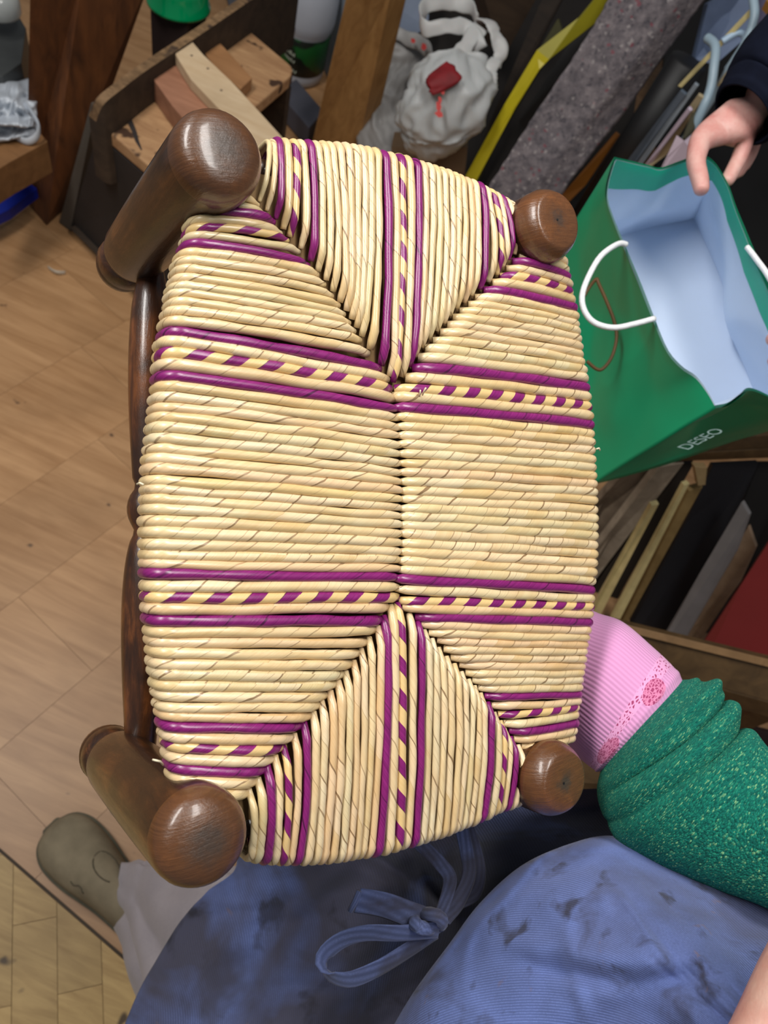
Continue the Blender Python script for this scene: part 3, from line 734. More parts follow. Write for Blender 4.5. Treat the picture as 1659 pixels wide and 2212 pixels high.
kn = [W(915+30*math.cos(a)*1.0+10, 1990+16*math.sin(a), .60+.010*math.sin(2*a)) for a in [k/16*2*math.pi*1.4 for k in range(17)]]
V, Fc, UV = tube(kn, .0052, 10); weld(mk('string_knot', V, Fc, M_STRING, holder, uvs=UV))
hemp = [W(776, 1925, .588), W(768, 1945, .587), W(756, 1968, .587)]
V, Fc, UV = tube(hemp, .0024, 8); weld(mk('string_hem', V, Fc, M_STRING, holder, uvs=UV))

# trousers
M_TROUSER = cloth_mat('grey_trouser_cotton', rgb(136, 130, 136), rgb(160, 152, 156), None, weave=120, rot=0.2, bstr=0.1)
def dtr(u, v):
    return 0.16*nz((u*5, math.cos(v*6.283)*2.2, math.sin(v*6.283)*2.2))-.42*math.exp(-((v-.31-.22*u)/.030)**2)+.18*math.exp(-((v-.24-.22*u)/.035)**2)-.25*math.exp(-((v-.16-.3*u)/.03)**2)*sstep(.1, .3, u)+0.07*math.exp(-((u-.12-.04*math.sin(v*6.28+1))/.045)**2)*math.sin(v*12.56+.7)-0.05*math.exp(-((u-.2)/.03)**2)
V, Fc, UV = loft([((262, 1866), (240, 1992), 1.25), ((312, 1862), (264, 2046), 1.20), ((380, 1862), (290, 2130), 1.14), ((520, 1880), (360, 2240), 1.06), ((760, 1920), (560, 2330), 1.02), ((1080, 2000), (900, 2440), 1.02)], 80, 96, dtr, 0.9, True)
mk('trouser_leg', V, Fc, M_TROUSER, holder, uvs=UV, solid=0.002)
V, Fc, UV = loft([((760, 2560), (850, 2660), 1.25), ((900, 2560), (1000, 2720), 1.15), ((1200, 2560), (1300, 2800), .98), ((1500, 2500), (1700, 2800), .85)], 20, 24)
mk('trouser_leg', V, Fc, M_TROUSER, holder, uvs=UV)

# suede shoe
M_SUEDE = plain('olive_suede', rgb(138, 126, 104), 0.9, 0.16, 22, bmp=0.3, spec=0.15)
M_SOLE = plain('grey_crepe_sole', rgb(92, 88, 72), 0.85, 0.15, 60)
M_SEAM = plain('dark_suede_seam', rgb(84, 76, 60), 0.9)
def shoe(toe, heel, par):
    ax = (heel-toe); L = ax.length; ax.normalize(); sd_ = Vector((-ax.y, ax.x, 0))
    secs = [(0.0, .010, .022), (.02, .027, .036), (.06, .040, .048), (.13, .049, .056), (.22, .051, .066), (.32, .049, .080), (.42, .044, .094), (.55, .038, .102), (.72, .035, .100), (.88, .033, .098), (1.0, .016, .090)]
    V = []; Fc = []; nsg = 20
    S = [cr([(s[0], s[1], s[2]) for s in secs], 34)][0]
    for s in S:
        c = toe+ax*(s.x*L)
        for k in range(nsg):
            a = math.pi*k/(nsg-1)
            V.append(c+sd_*(s.y*math.cos(a))+Vector((0, 0, .010+(s.z-.012)*abs(math.sin(a))**0.75)))
    for i in range(len(S)-1):
        for k in range(nsg-1): Fc.append((i*nsg+k, i*nsg+k+1, (i+1)*nsg+k+1, (i+1)*nsg+k))
        Fc.append((i*nsg+nsg-1, i*nsg, (i+1)*nsg, (i+1)*nsg+nsg-1))
    Fc.append(tuple(range(nsg))); Fc.append(tuple((len(S)-1)*nsg+k for k in range(nsg)))
    up = mk('shoe', V, Fc, M_SUEDE, par)
    pl = [toe+ax*(s.x*L)+sd_*(s.y+.004) for s in S]+[toe+ax*(s.x*L)-sd_*(s.y+.004) for s in reversed(S)]
    pl[0] -= ax*.004; pl[-1] -= ax*.004
    mk('sole', *prism(pl, (0, 0, .013)), M_SOLE, up, bevel=.003, smooth=False)
    # stitched apron seam round the toe and the tongue loop
    def on(u, f, lift=.0006):
        s = min(S, key=lambda q: abs(q.x-u)); a = math.pi*f
        return toe+ax*(u*L)+sd_*(s.y*math.cos(a))+Vector((0, 0, .010+(s.z-.012)*abs(math.sin(a))**0.75+lift))
    lp = [on(.44+.10*math.sin(t), .37-.13*math.cos(t)*1.0) for t in [math.pi*1.5+(k/24-.5)*math.pi*1.5 for k in range(25)]]
    mk('shoe_seam', *tube(lp, .0011, 6)[:2], M_SEAM, up)
    ls = [on(.34+.10*k/8, .74+.02*math.sin(k)) for k in range(9)]
    mk('shoe_seam', *tube(ls, .0011, 6)[:2], M_SEAM, up)
    return up
t0 = WZ(113, 1786, 0.0); h0 = WZ(330, 2010, 0.0); h0 = t0+(h0-t0).normalized()*0.29
t0.z = h0.z = 0.0035
shoe(t0, h0, holder)
t1 = WZ(650, 2490, 0); h1 = t1+(h0-t0)
shoe(t1, h1, holder)

# green knit sleeve
def knit_mat(name):
    m, t, b = nt(name)
    uv = t.nodes.new('ShaderNodeUVMap').outputs[0]
    mp = t.nodes.new('ShaderNodeMapping'); mp.inputs['Scale'].default_value = (260, 170, 1); mp.inputs['Rotation'].default_value = (0, 0, 0.0); t.links.new(uv, mp.inputs[0])
    vo = t.nodes.new('ShaderNodeTexVoronoi'); vo.inputs['Scale'].default_value = 1.0; t.links.new(mp.outputs[0], vo.inputs['Vector'])
    wv = t.nodes.new('ShaderNodeTexWave'); wv.bands_direction = 'Y'; wv.inputs['Scale'].default_value = 22; wv.inputs['Distortion'].default_value = 1.0
    t.links.new(uv, wv.inputs['Vector'])
    n2 = noisen(t, coords(t), 420, 3, 0.7); n3 = noisen(t, coords(t), 14, 3)
    col = ramp(t, vo.outputs['Color'], [(0.15, rgb(12, 92, 82)), (0.5, rgb(20, 122, 106)), (0.76, rgb(34, 140, 114)), (0.92, rgb(140, 194, 140))])
    col = mixc(t, mathn(t, 'MULTIPLY', mathn(t, 'MULTIPLY', vo.outputs['Distance'], n2), 1.1), col, rgb(4, 54, 50))
    t.links.new(col, b.inputs['Base Color']); b.inputs['Roughness'].default_value = 0.9; b.inputs['Specular IOR Level'].default_value = 0.15
    b.inputs['Sheen Weight'].default_value = 0.3; b.inputs['Sheen Tint'].default_value = rgb(90, 190, 160)
    bump(t, b, mathn(t, 'SUBTRACT', n2, vo.outputs['Distance']), 0.8, 0.0016)
    return m
def dsl(u, v):
    a = v*6.283
    d = 0.02*nz((u*5, math.cos(a)*1.5, math.sin(a)*1.5))
    for (u0, sl, amp, wd_) in ((.10, .05, .05, .03), (.20, .14, .10, .035), (.285, .20, -.17, .020), (.36, .22, .12, .040), (.445, .20, -.13, .022), (.52, .15, .06, .05), (.66, .1, -.05, .04)):
        d += amp*math.exp(-((u-u0-sl*math.sin(a+.9)*.5-.02*nz((a, u0*9, 3)))/wd_)**2)*max(0, (.42+.5*math.cos(a-.35)+.35*nz((math.cos(a)*1.4, u0*11, 7))))*.95
    return d
V, Fc, UV = loft([((1466, 1474), (1306, 1650), .652), ((1500, 1474), (1296, 1690), .645), ((1536, 1482), (1298, 1730), .635), ((1570, 1510), (1312, 1775), .625), ((1594, 1565), (1345, 1822), .61), ((1640, 1603), (1415, 1862), .59), ((1720, 1665), (1545, 1915), .56), ((1830, 1745), (1690, 1975), .52), ((1980, 1860), (1860, 2110), .48)], 150, 72, dsl, 0.95, True)
mk('sleeve', V, Fc, knit_mat('green_knit'), holder, uvs=UV, solid=0.003)
# pink ribbed cuff with a lace band
def cuff_mat():
    m, t, b = nt('pink_ribbed_jersey')
    uv = t.nodes.new('ShaderNodeUVMap').outputs[0]
    sep = t.nodes.new('ShaderNodeSeparateXYZ'); t.links.new(uv, sep.inputs[0]); u, v = sep.outputs[0], sep.outputs[1]
    rib = mathn(t, 'SINE', mathn(t, 'MULTIPLY', v, 6.2832*96))
    inb = mathn(t, 'MULTIPLY', mathn(t, 'GREATER_THAN', u, .56), mathn(t, 'LESS_THAN', u, .655))
    mp = t.nodes.new('ShaderNodeMapping'); mp.inputs['Scale'].default_value = (44, 92, 1); t.links.new(uv, mp.inputs[0])
    vo = t.nodes.new('ShaderNodeTexVoronoi'); vo.feature = 'DISTANCE_TO_EDGE'; vo.inputs['Scale'].default_value = 1.0; t.links.new(mp.outputs[0], vo.inputs['Vector'])
    hole = mathn(t, 'GREATER_THAN', vo.outputs['Distance'], 0.22)
    def disc(cu, cv, r):
        du = mathn(t, 'MULTIPLY', mathn(t, 'SUBTRACT', u, cu), 1.0); dv = mathn(t, 'MULTIPLY', mathn(t, 'SUBTRACT', v, cv), 2.1)
        return mathn(t, 'LESS_THAN', mathn(t, 'ADD', mathn(t, 'MULTIPLY', du, du), mathn(t, 'MULTIPLY', dv, dv)), r*r)
    lace = mathn(t, 'MAXIMUM', inb, mathn(t, 'MAXIMUM', disc(.675, .17, .085), disc(.675, .36, .105)))
    bs = mixc(t, mathn(t, 'MULTIPLY', mathn(t, 'GREATER_THAN', rib, 0.35), 0.22), rgb(216, 152, 198), rgb(166, 102, 150))
    dsk = mathn(t, 'MAXIMUM', disc(.675, .17, .085), disc(.675, .36, .105))
    hole = mathn(t, 'MAXIMUM', hole, mathn(t, 'MULTIPLY', dsk, mathn(t, 'GREATER_THAN', vo.outputs['Distance'], 0.13)))
    lc = mixc(t, hole, mixc(t, dsk, rgb(226, 160, 204), rgb(214, 128, 168)), rgb(158, 62, 106))
    t.links.new(mixc(t, lace, bs, lc), b.inputs['Base Color'])
    b.inputs['Roughness'].default_value = 0.75; b.inputs['Specular IOR Level'].default_value = 0.2; b.inputs['Sheen Weight'].default_value = 0.2
    h = mixc(t, lace, rib, mathn(t, 'MULTIPLY', hole, -1.5))
    bump(t, b, h, 0.3, 0.0008)
    return m
def dcf(u, v): return 0.015*nz((u*3, v*4, 3.3))+0.02*math.exp(-((u-.73)/.03)**2)
V, Fc, UV = loft([((1235, 1300), (1175, 1545), .70), ((1290, 1326), (1212, 1592), .685), ((1345, 1345), (1240, 1625), .672), ((1408, 1398), (1266, 1648), .66), ((1452, 1440), (1284, 1660), .652), ((1474, 1474), (1298, 1664), .648), ((1462, 1486), (1310, 1650), .652)], 70, 72, dcf, 0.9, True)
mk('cuff', V, Fc, cuff_mat(), holder, uvs=UV, solid=0.0015)

# =================================================================== SECOND PERSON WITH THE GREEN BAG
M_NAVY = plain('navy_coat_cloth', rgb(13, 17, 32), .9, .15, 60, bmp=.2, spec=.12)
M_BLACKT = plain('black_trouser_cloth', rgb(14, 14, 22), 0.9, 0.2, 20, spec=0.1)
M_SKIN2 = skin_mat('ruddy_skin', rgb(212, 168, 158), rgb(200, 134, 126))
pb = WZ(1950, 560, 0)
other = thing('person', 'person in a navy coat at the right edge, hand gripping the green bag', 'person', pb)
def BP(dx, dy, z): return Vector((pb.x+dx, pb.y+dy, z))
J2 = {'pelvis': (BP(0, 0, .92), .13), 'chest': (BP(0.02, 0.02, 1.28), .14), 'neck': (BP(0, 0, 1.50), .055), 'head_low': (BP(-.02, -.02, 1.60), .07), 'head_top': (BP(-.02, -.02, 1.70), .085),
      'sh': (BP(-.10, .17, 1.38), .06), 'elb': (W(1800, 20, .98), .046), 'fore': (W(1700, 150, 1.0), .036), 'wr': (W(1632, 222, 1.005), (.030, .024)),
      'palm': (W(1585, 258, 1.01), (.036, .022)), 'kn': (W(1548, 285, 1.012), (.034, .018)),
      't0': (W(1512, 300, 1.00), .0165), 't1': (W(1502, 350, .985), .0125), 't2': (W(1512, 388, .972), .0118), 't3': (W(1517, 418, .962), .0095),
      'i0': (W(1612, 300, 1.02), .0125), 'i1': (W(1596, 345, 1.025), .011), 'i2': (W(1575, 384, 1.02), .0100), 'i3': (W(1566, 398, 1.015), .0085),
      'm0': (W(1618, 306, 1.045), .0115), 'm1': (W(1602, 348, 1.055), .0105), 'm2': (W(1582, 386, 1.055), .009),
      'r0': (W(1626, 304, 1.07), .011), 'r1': (W(1610, 346, 1.085), .010), 'r2': (W(1590, 382, 1.085), .0085),
      'l0': (W(1634, 298, 1.09), .0095), 'l1': (W(1622, 335, 1.11), .0085), 'l2': (W(1604, 368, 1.11), .0075),
      'sh2': (BP(-.10, -.17, 1.38), .06), 'elb2': (W(2150, 700, .95), .046), 'wr2': (W(1830, 735, .93), .027), 'palm2': (W(1755, 745, .92), (.032, .022)),
      'a0': (W(1700, 728, .915), .010), 'a1': (W(1656, 735, .91), .0088), 'b0': (W(1705, 772, .915), .010), 'b1': (W(1660, 783, .91), .0085),
      'c0': (W(1715, 810, .92), .0095), 'c1': (W(1680, 822, .92), .008), 'd0': (W(1735, 840, .925), .0085), 'd1': (W(1708, 856, .925), .0072), 'e0': (W(1735, 700, .90), .011), 'e1': (W(1700, 690, .895), .0095),
      'hipa': (BP(0, .10, .85), .09), 'knea': (BP(-.06, .12, .48), .06), 'anka': (BP(0, .12, .09), .042), 'fta': (BP(-.16, .12, .04), .038),
      'hipb': (BP(0, -.10, .85), .09), 'kneb': (BP(-.04, -.12, .48), .06), 'ankb': (BP(0, -.12, .09), .042), 'ftb': (BP(-.16, -.13, .04), .038)}
L2 = [('pelvis', 'chest'), ('chest', 'neck'), ('neck', 'head_low'), ('head_low', 'head_top'), ('chest', 'sh'), ('sh', 'elb'), ('elb', 'fore'), ('fore', 'wr'), ('wr', 'palm'), ('palm', 'kn'),
      ('palm', 't0'), ('t0', 't1'), ('t1', 't2'), ('t2', 't3'), ('palm', 'i0'), ('i0', 'i1'), ('i1', 'i2'), ('i2', 'i3'), ('palm', 'm0'), ('m0', 'm1'), ('m1', 'm2'), ('palm', 'r0'), ('r0', 'r1'), ('r1', 'r2'), ('palm', 'l0'), ('l0', 'l1'), ('l1', 'l2'),
      ('chest', 'sh2'), ('sh2', 'elb2'), ('elb2', 'wr2'), ('wr2', 'palm2'), ('palm2', 'a0'), ('a0', 'a1'), ('palm2', 'b0'), ('b0', 'b1'), ('palm2', 'c0'), ('c0', 'c1'), ('palm2', 'd0'), ('d0', 'd1'), ('palm2', 'e0'), ('e0', 'e1'),
      ('pelvis', 'hipa'), ('hipa', 'knea'), ('knea', 'anka'), ('anka', 'fta'), ('pelvis', 'hipb'), ('hipb', 'kneb'), ('kneb', 'ankb'), ('ankb', 'ftb')]
skin_body('body', J2, L2, M_SKIN2, other)
# coat, trousers, shoes
def vert_loft(secs, n, seg, dsp=0.0):
    S = [cr([(s[0], s[1], s[2]) for s in secs], n), cr([(s[3], s[4], 0) for s in secs], n)]
    V = []; Fc = []; UV = []
    for i in range(n):
        c = S[0][i]; a, b_ = S[1][i].x, S[1][i].y
        for k in range(seg):
            t = 6.283*k/seg; q = 1+dsp*nz((math.cos(t)*2, math.sin(t)*2, c.z*5))
            V.append(BP(c.x+a*math.cos(t)*q, c.y+b_*math.sin(t)*q, c.z)); UV.append((i/(n-1), k/seg))
    for i in range(n-1):
        for k in range(seg):
            k2 = (k+1) % seg; Fc.append((i*seg+k, i*seg+k2, (i+1)*seg+k2, (i+1)*seg+k))
    return V, Fc, UV
V, Fc, UV = vert_loft([(0, 0, .62, .20, .27), (0, 0, .80, .185, .25), (0, 0, 1.0, .17, .22), (0.02, 0.02, 1.28, .17, .23), (0, 0, 1.42, .12, .19), (0, 0, 1.49, .075, .085)], 30, 36, .06)
mk('coat', V, Fc, M_NAVY, other, uvs=UV, solid=.003)
for sgn in (.11, -.11):
    V, Fc, UV = vert_loft([(0, sgn, .86, .11, .11), (-.05, sgn, .5, .085, .085), (0, sgn*1.1, .07, .075, .075)], 20, 24, .05)
    mk('trouser_leg', V, Fc, M_BLACKT, other, uvs=UV)
    t = BP(-.24, sgn*1.1, .0035); sh = shoe(t, t+Vector((.29, 0, 0)), other)
    for o_ in [sh]: o_.data.materials[0] = M_BLACKT
V, Fc, UV = loft([((1556, 196), (1652, 300), 1.0), ((1580, 140), (1690, 285), 1.0), ((1608, 90), (1740, 250), .995), ((1680, 10), (1850, 160), .985), ((1800, -110), (2000, 90), .98)], 60, 40, lambda u, v: .05*math.exp(-((u-.06)/.03)**2)-.06*math.exp(-((u-.22-.05*math.sin(v*6.3))/.025)**2)+.03*nz((u*6, v*6, 1)))
mk('coat_sleeve', V, Fc, M_NAVY, other, uvs=UV, solid=.003)
V, Fc, UV = loft([((1790, 690), (1800, 790), .925), ((1900, 670), (1930, 810), .93), ((2200, 600), (2250, 800), .95)], 20, 24)
mk('coat_sleeve', V, Fc, M_NAVY, other, uvs=UV, solid=.003)

# green paper carrier bag ------------------------------------------------
M_GREEN = plain('glossy_green_paper', rgb(0, 166, 116), 0.36, 0.05, 8, spec=0.45)
M_GREENIN = plain('green_turned_hem', rgb(0, 178, 138), 0.5, 0.04, 8)
M_WHITEIN = plain('white_paper_lining', rgb(212, 226, 246), 0.7, 0.03, 5)
M_CORD = plain('white_paper_cord', rgb(236, 238, 240), 0.55, 0.06, 200, bmp=0.4)
M_BROWN = plain('brown_loop', rgb(86, 58, 18), 0.6)
bagL = W(1450, 760, 1.06)
bag = thing('paper_carrier_bag', 'glossy green paper carrier bag with white lining and white cord handles', 'bag', bagL)
rim = {'front': [(1327, 339, .98), (1312, 385, .97), (1308, 425, .96), (1322, 472, .955), (1345, 530, .945), (1378, 612, .93), (1410, 692, .915), (1440, 760, .90), (1472, 797, .89), (1503, 818, .883), (1528, 850, .875), (1546, 882, .87)],
       'end_near': [(1546, 882, .87), (1574, 876, .878), (1600, 858, .888), (1620, 844, .895), (1660, 858, .90), (1720, 892, .90), (1775, 915, .89)],
       'back': [(1775, 915, .89), (1730, 800, .91), (1690, 690, .93), (1650, 590, .945), (1615, 505, .96), (1590, 445, .97), (1572, 395, .985), (1548, 355, 1.0)],
       'end_far': [(1548, 355, 1.0), (1528, 338, 1.01), (1497, 338, 1.02), (1470, 347, 1.03), (1426, 362, 1.035), (1400, 356, 1.02), (1370, 349, 1.0), (1327, 339, .98)]}
bot = {'front': [(1190, 560, 1.20), (1222, 700, 1.17), (1256, 880, 1.12), (1282, 1046, 1.09)],
       'end_near': [(1282, 1046, 1.09), (1330, 1035, 1.09), (1452, 1000, 1.09), (1560, 962, 1.10), (1662, 927, 1.11)],
       'back': [(1662, 927, 1.11), (1600, 750, 1.14), (1560, 600, 1.18), (1500, 470, 1.22)],
       'end_far': [(1500, 470, 1.22), (1400, 490, 1.23), (1300, 520, 1.22), (1190, 560, 1.20)]}
rimc = sum((W(*p) for k in rim for p in rim[k]), Vector())/sum(len(rim[k]) for k in rim)
botc = sum((W(*p) for k in bot for p in bot[k]), Vector())/sum(len(bot[k]) for k in bot)
def panel(side, nu, nv, off, v0=0.0, v1=1.0, amp=.0):
    R_ = cr([W(*p) for p in rim[side]], nu); B_ = cr([W(*p) for p in bot[side]], nu)
    def fn(u, v):
        vv = lerp(v0, v1, v); i = int(round(u*(nu-1)))
        p = R_[i]+(B_[i]-R_[i])*vv
        nrm = ((rimc.lerp(botc, vv))-p).normalized()
        env = math.sin(math.pi*min(1, vv))**.6 if 0 < vv < 1 else 0
        env *= math.sin(math.pi*u)**.5 if 0 < u < 1 else 0
        q = Vector((p.x*9, p.y*9, p.z*9))
        cz = noise.voronoi(q*0.9)[0][0]*.030+0.014*nz(q*0.6)-.008
        return p+nrm*(off+cz*env*amp)
    return grid(fn, nu, nv)
def merge(parts):
    V = []; Fc = []
    for v, f, _ in parts:
        o_ = len(V); V += v; Fc += [tuple(i+o_ for i in q) for q in f]
    return V, Fc
out_ = [panel(s, 40, 26, 0, amp=1.0) for s in rim]
bq = [W(*bot[s][0]) for s in ('front', 'end_near', 'back', 'end_far')]
def fan(off, lift):
    P = []
    for k in ('front', 'end_near', 'back', 'end_far'):
        for p in cr([W(*q) for q in bot[k]], 40)[:-1]:
            P.append(p+(botc-p).normalized()*off+(rimc-botc).normalized()*lift)
    return (P+[botc+(rimc-botc).normalized()*lift], [(len(P), i, (i+1) % len(P)) for i in range(len(P))], None)
out_.append(fan(0, 0))
weld(mk('bag_body', *merge(out_), M_GREEN, bag, smooth=True), 1e-4)
mk('lining', *merge([panel(s, 40, 26, .004, .0, 1.0, amp=1.0) for s in rim]+[fan(.003, .004)]), M_WHITEIN, bag)
for s, hgt in (('back', .20), ('end_far', .22)):
    mk('hem_band', *panel(s, 40, 8, .0055, 0.0, hgt, amp=1.0)[:2], M_GREENIN, bag)
def cord(pts, r, m): 
    o_ = mk('handle', *tube(cr([W(*p) for p in pts], 40), r, 10)[:2], m, bag); return o_
cord([(1353, 528, .938), (1335, 527, .93), (1300, 551, .91), (1275, 590, .90), (1258, 635, .895), (1262, 670, .895), (1284, 697, .895), (1325, 708, .895), (1370, 700, .90), (1414, 688, .908)], .0034, M_CORD)
cord([(1614, 534, .95), (1634, 560, .935), (1665, 605, .91), (1700, 680, .89), (1715, 740, .885), (1735, 790, .895)], .0034, M_CORD)
o_ = cord([(1262, 640, .99), (1272, 622, .99), (1288, 603, .985), (1293, 612, .984), (1312, 655, .985), (1327, 695, .985), (1332, 730, .985), (1322, 770, .985), (1303, 796, .985), (1288, 797, .985), (1268, 780, .985)], .0022, M_BROWN)  # thin brown tube looped over the front panel
o_['label'] = 'thin brown loop'
# printed lettering near the bottom edge, five pale capitals
def lettering(txt, px, py, d, ax, ay, mat, par):
    cu = bpy.data.curves.new('printed_lettering', 'FONT'); cu.body = txt; cu.size = 1.0; cu.align_x = 'CENTER'; cu.extrude = 0.0
    to = bpy.data.objects.new('tmp_text', cu); COL.objects.link(to)
    me = to.to_mesh(); vs = [v.co.copy() for v in me.vertices]; fs = [tuple(p.vertices) for p in me.polygons]
    to.to_mesh_clear(); bpy.data.objects.remove(to); bpy.data.curves.remove(cu)
    return mk('printed_lettering', [W(px+ax[0]*v.x+ay[0]*v.y, py+ax[1]*v.x+ay[1]*v.y, d) for v in vs], fs, mat, par, smooth=False, recalc=False)
lettering('DESEO', 1526, 951, 0.965, (27, -14), (-36, -8), plain('pale_print', rgb(176, 208, 204), .5), bag)

# =================================================================== BACKGROUND
M_OLDW = wood('worn_bench_wood', rgb(148, 108, 74), rgb(190, 150, 108), (1.5, 6, 6), 7, .65, (0, 0, .6), stain=(rgb(66, 44, 30), 22, .62), rnd=.05)
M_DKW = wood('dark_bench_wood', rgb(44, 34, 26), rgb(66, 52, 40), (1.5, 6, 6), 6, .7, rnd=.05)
M_RIM = wood('worn_rim_wood', rgb(92, 70, 48), rgb(150, 118, 84), (3, 6, 6), 12, .6, stain=(rgb(70, 54, 42), 24, .62), rnd=.03)
M_PLANK = wood('reddish_plank_wood', rgb(74, 44, 26), rgb(122, 74, 40), (6, 6, 1.2), 6, .6, rnd=.05)
M_POSTW = wood('pine_post_wood', rgb(148, 108, 62), rgb(186, 144, 90), (9, 9, 1), 5, .6, rnd=.05)
M_PINE = wood('pale_pine', rgb(196, 168, 132), rgb(214, 190, 156), (1.2, 8, 8), 5, .55, (0, 0, .9), rnd=.05)
M_PINKW = wood('pinkish_wood', rgb(140, 96, 72), rgb(166, 118, 92), (1.2, 8, 8), 5, .6, (0, 0, .9), rnd=.05)
M_BRW = wood('brown_offcut_wood', rgb(140, 98, 62), rgb(170, 124, 82), (1.2, 8, 8), 5, .6, (0, 0, .9), rnd=.05)

# low work bench with a raised back rim
ZB = 0.42
A_, B_, Cc, D_ = WZ(205, 258, ZB), WZ(520, 50, ZB), WZ(642, 152, ZB), WZ(362, 392, ZB)
bench = thing('work_bench', 'low worn wooden bench with raised curved rim behind the upper left stool leg', 'bench', Vector(((A_+Cc)/2).to_2d().to_3d()))
def rounded(poly, r, n=5):
    out = []
    m = len(poly)
    for i in range(m):
        p, a, b_ = poly[i], poly[i-1], poly[(i+1) % m]
        if r[i] <= 0: out.append(p); continue
        ua, ub = (a-p).normalized(), (b_-p).normalized()
        s, e = p+ua*r[i], p+ub*r[i]
        for k in range(n+1):
            t = k/n; out.append(s*(1-t)**2+p*2*t*(1-t)+e*t*t)
    return out
mk('seat_board', *prism(rounded([A_, B_, Cc, D_], [.01, .0, .035, .03]), (0, 0, -.03)), M_OLDW, bench, smooth=False, bevel=.004)
# rim along the far left edge, higher than the board, curving down at the near end
rpx = [(192, 250, .44), (200, 226, .47), (213, 207, .49), (240, 185, .50), (300, 140, .50), (400, 75, .50), (530, -12, .50), (640, -85, .50)]
rimT = cr([WZ(*p) for p in rpx], 40)
dn = (D_-A_).normalized()*.022
V = []; Fc = []
for i, p in enumerate(rimT):
    b_ = Vector((p.x, p.y, .30))
    V += [p, p+dn, b_+dn, b_]
for i in range(len(rimT)-1):
    for k in range(4):
        k2 = (k+1) % 4; Fc.append((i*4+k, i*4+k2, (i+1)*4+k2, (i+1)*4+k))
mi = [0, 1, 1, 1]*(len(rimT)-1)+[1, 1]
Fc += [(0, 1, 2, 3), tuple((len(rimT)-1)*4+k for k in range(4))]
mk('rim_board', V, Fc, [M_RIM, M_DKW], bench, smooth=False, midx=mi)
dv = Vector((0, 0, 1))
for (a, b_) in ((A_, D_), (B_, Cc)):
    inn = (Cc-D_).normalized() if a is A_ else (D_-Cc).normalized()
    q = [a+inn*.02, b_+inn*.02, Vector((b_.x, b_.y, 0.004))+inn*.02, Vector((a.x, a.y, 0.004))+inn*.02]
    q = [p-Vector((0, 0, .031)) if p.z > .1 else p for p in q]
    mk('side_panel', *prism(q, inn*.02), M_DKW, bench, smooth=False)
lp = [WZ(128, 480, .004), WZ(152, 498, .004)]
pe = [WZ(197, 222, .40), WZ(206, 232, .40)]
mk('bench_leg', *prism([lp[0], lp[1], pe[1], pe[0]], E2*.025), plain('grey_painted_edge', rgb(84, 78, 70), .7), bench, smooth=False)
q = [WZ(150, 492, .004), WZ(360, 700, .004), WZ(360, 700, .03), WZ(150, 492, .03)]
mk('foot_rail', *prism(q, E2*.03), M_DKW, bench, smooth=False)
q = [WZ(152, 490, .006), WZ(362, 702, .006), D_+Vector((0, 0, -.034)), A_+Vector((0, 0, -.034))]
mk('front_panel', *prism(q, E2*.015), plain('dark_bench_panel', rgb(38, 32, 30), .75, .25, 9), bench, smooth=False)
# dark knot-like crack in the board
ck = [(262, 210), (272, 235), (280, 262), (290, 285), (296, 305), (306, 325)]; wk = [4, 8, 6, 5, 4, 1]
V = [WZ(x-w, y, ZB+.0006) for (x, y), w in zip(ck, wk)]+[WZ(x+w, y-2, ZB+.0006) for (x, y), w in zip(ck, wk)]
mk('crack', V, [(i, i+1, i+7, i+6) for i in range(5)], plain('dark_crack', rgb(46, 38, 36), .9), bench, smooth=False, recalc=False)

def block(name, pxs, z, h, mat, label, cat, group=None, bev=.002, curve=None):
    P = [WZ(x, y, z) for x, y in pxs]
    o_ = mk(name, *prism(P, (0, 0, -h)), mat, None, smooth=False, bevel=bev)
    return tag(o_, label, cat, group)
block('wood_offcut', [(317, 150), (366, 116), (395, 160), (440, 210), (500, 262), (470, 300), (420, 285), (370, 225)], ZB+.05, .0495, M_PINKW, 'pinkish block of wood with a curved side on the low bench', 'offcut')
block('wood_offcut', [(412, 76), (443, 56), (545, 168), (520, 192), (470, 150)], ZB+.03, .0295, M_BRW, 'short brown wood offcut lying right of the pale strip on the bench', 'offcut')
pale = thing('wood_strip', 'long pale pine strip with one curved edge lying across the bench', 'offcut', WZ(480, 190, ZB+.05))
P = [WZ(x, y, ZB+.075) for x, y in [(370, 100), (405, 77), (440, 118), (500, 175), (560, 240), (614, 300), (572, 330), (500, 262), (450, 210), (412, 170), (388, 132)]]
mk('strip_board', *prism(P, (0, 0, -.024)), M_PINE, pale, smooth=False, bevel=.002)
m_hole = plain('nail_hole', rgb(88, 74, 62), .8)
for (x, y) in ((414, 120), (449, 148), (478, 195)):
    c = WZ(x, y, ZB+.0752)
    mk('nail_hole', *prism([c+Vector((math.cos(a)*.0028, math.sin(a)*.0028, -.0004)) for a in [k/8*6.283 for k in range(8)]], (0, 0, .0007)), m_hole, pale, smooth=False)
# things on the floor beyond the bench
def green_cap():
    c = WZ(386, -10, .50); t = thing('plastic_tub', 'glossy green domed plastic tub upturned behind the bench rim', 'tub', Vector((c.x, c.y, 0)))
    r = .067
    mk('dome', *lathe(c+Vector((0, 0, .06)), (0, 0, -1), [(0, .1*r), (.002, .5*r), (.008, .72*r), (.02, .88*r), (.04, .97*r), (.07, r), (.074, r*1.05), (.08, r*1.05)], 40)[:2], plain('green_plastic', rgb(0, 132, 78), .12, .05, 8), t)
    mk('dark_stand', *prism([c+Vector((x, y, -.021)) for x, y in ((-.045, -.045), (.045, -.045), (.045, .045), (-.045, .045))], (0, 0, -(c.z-.024))), plain('dark_maroon_stand', rgb(34, 18, 14), .7), t, smooth=False)
green_cap()
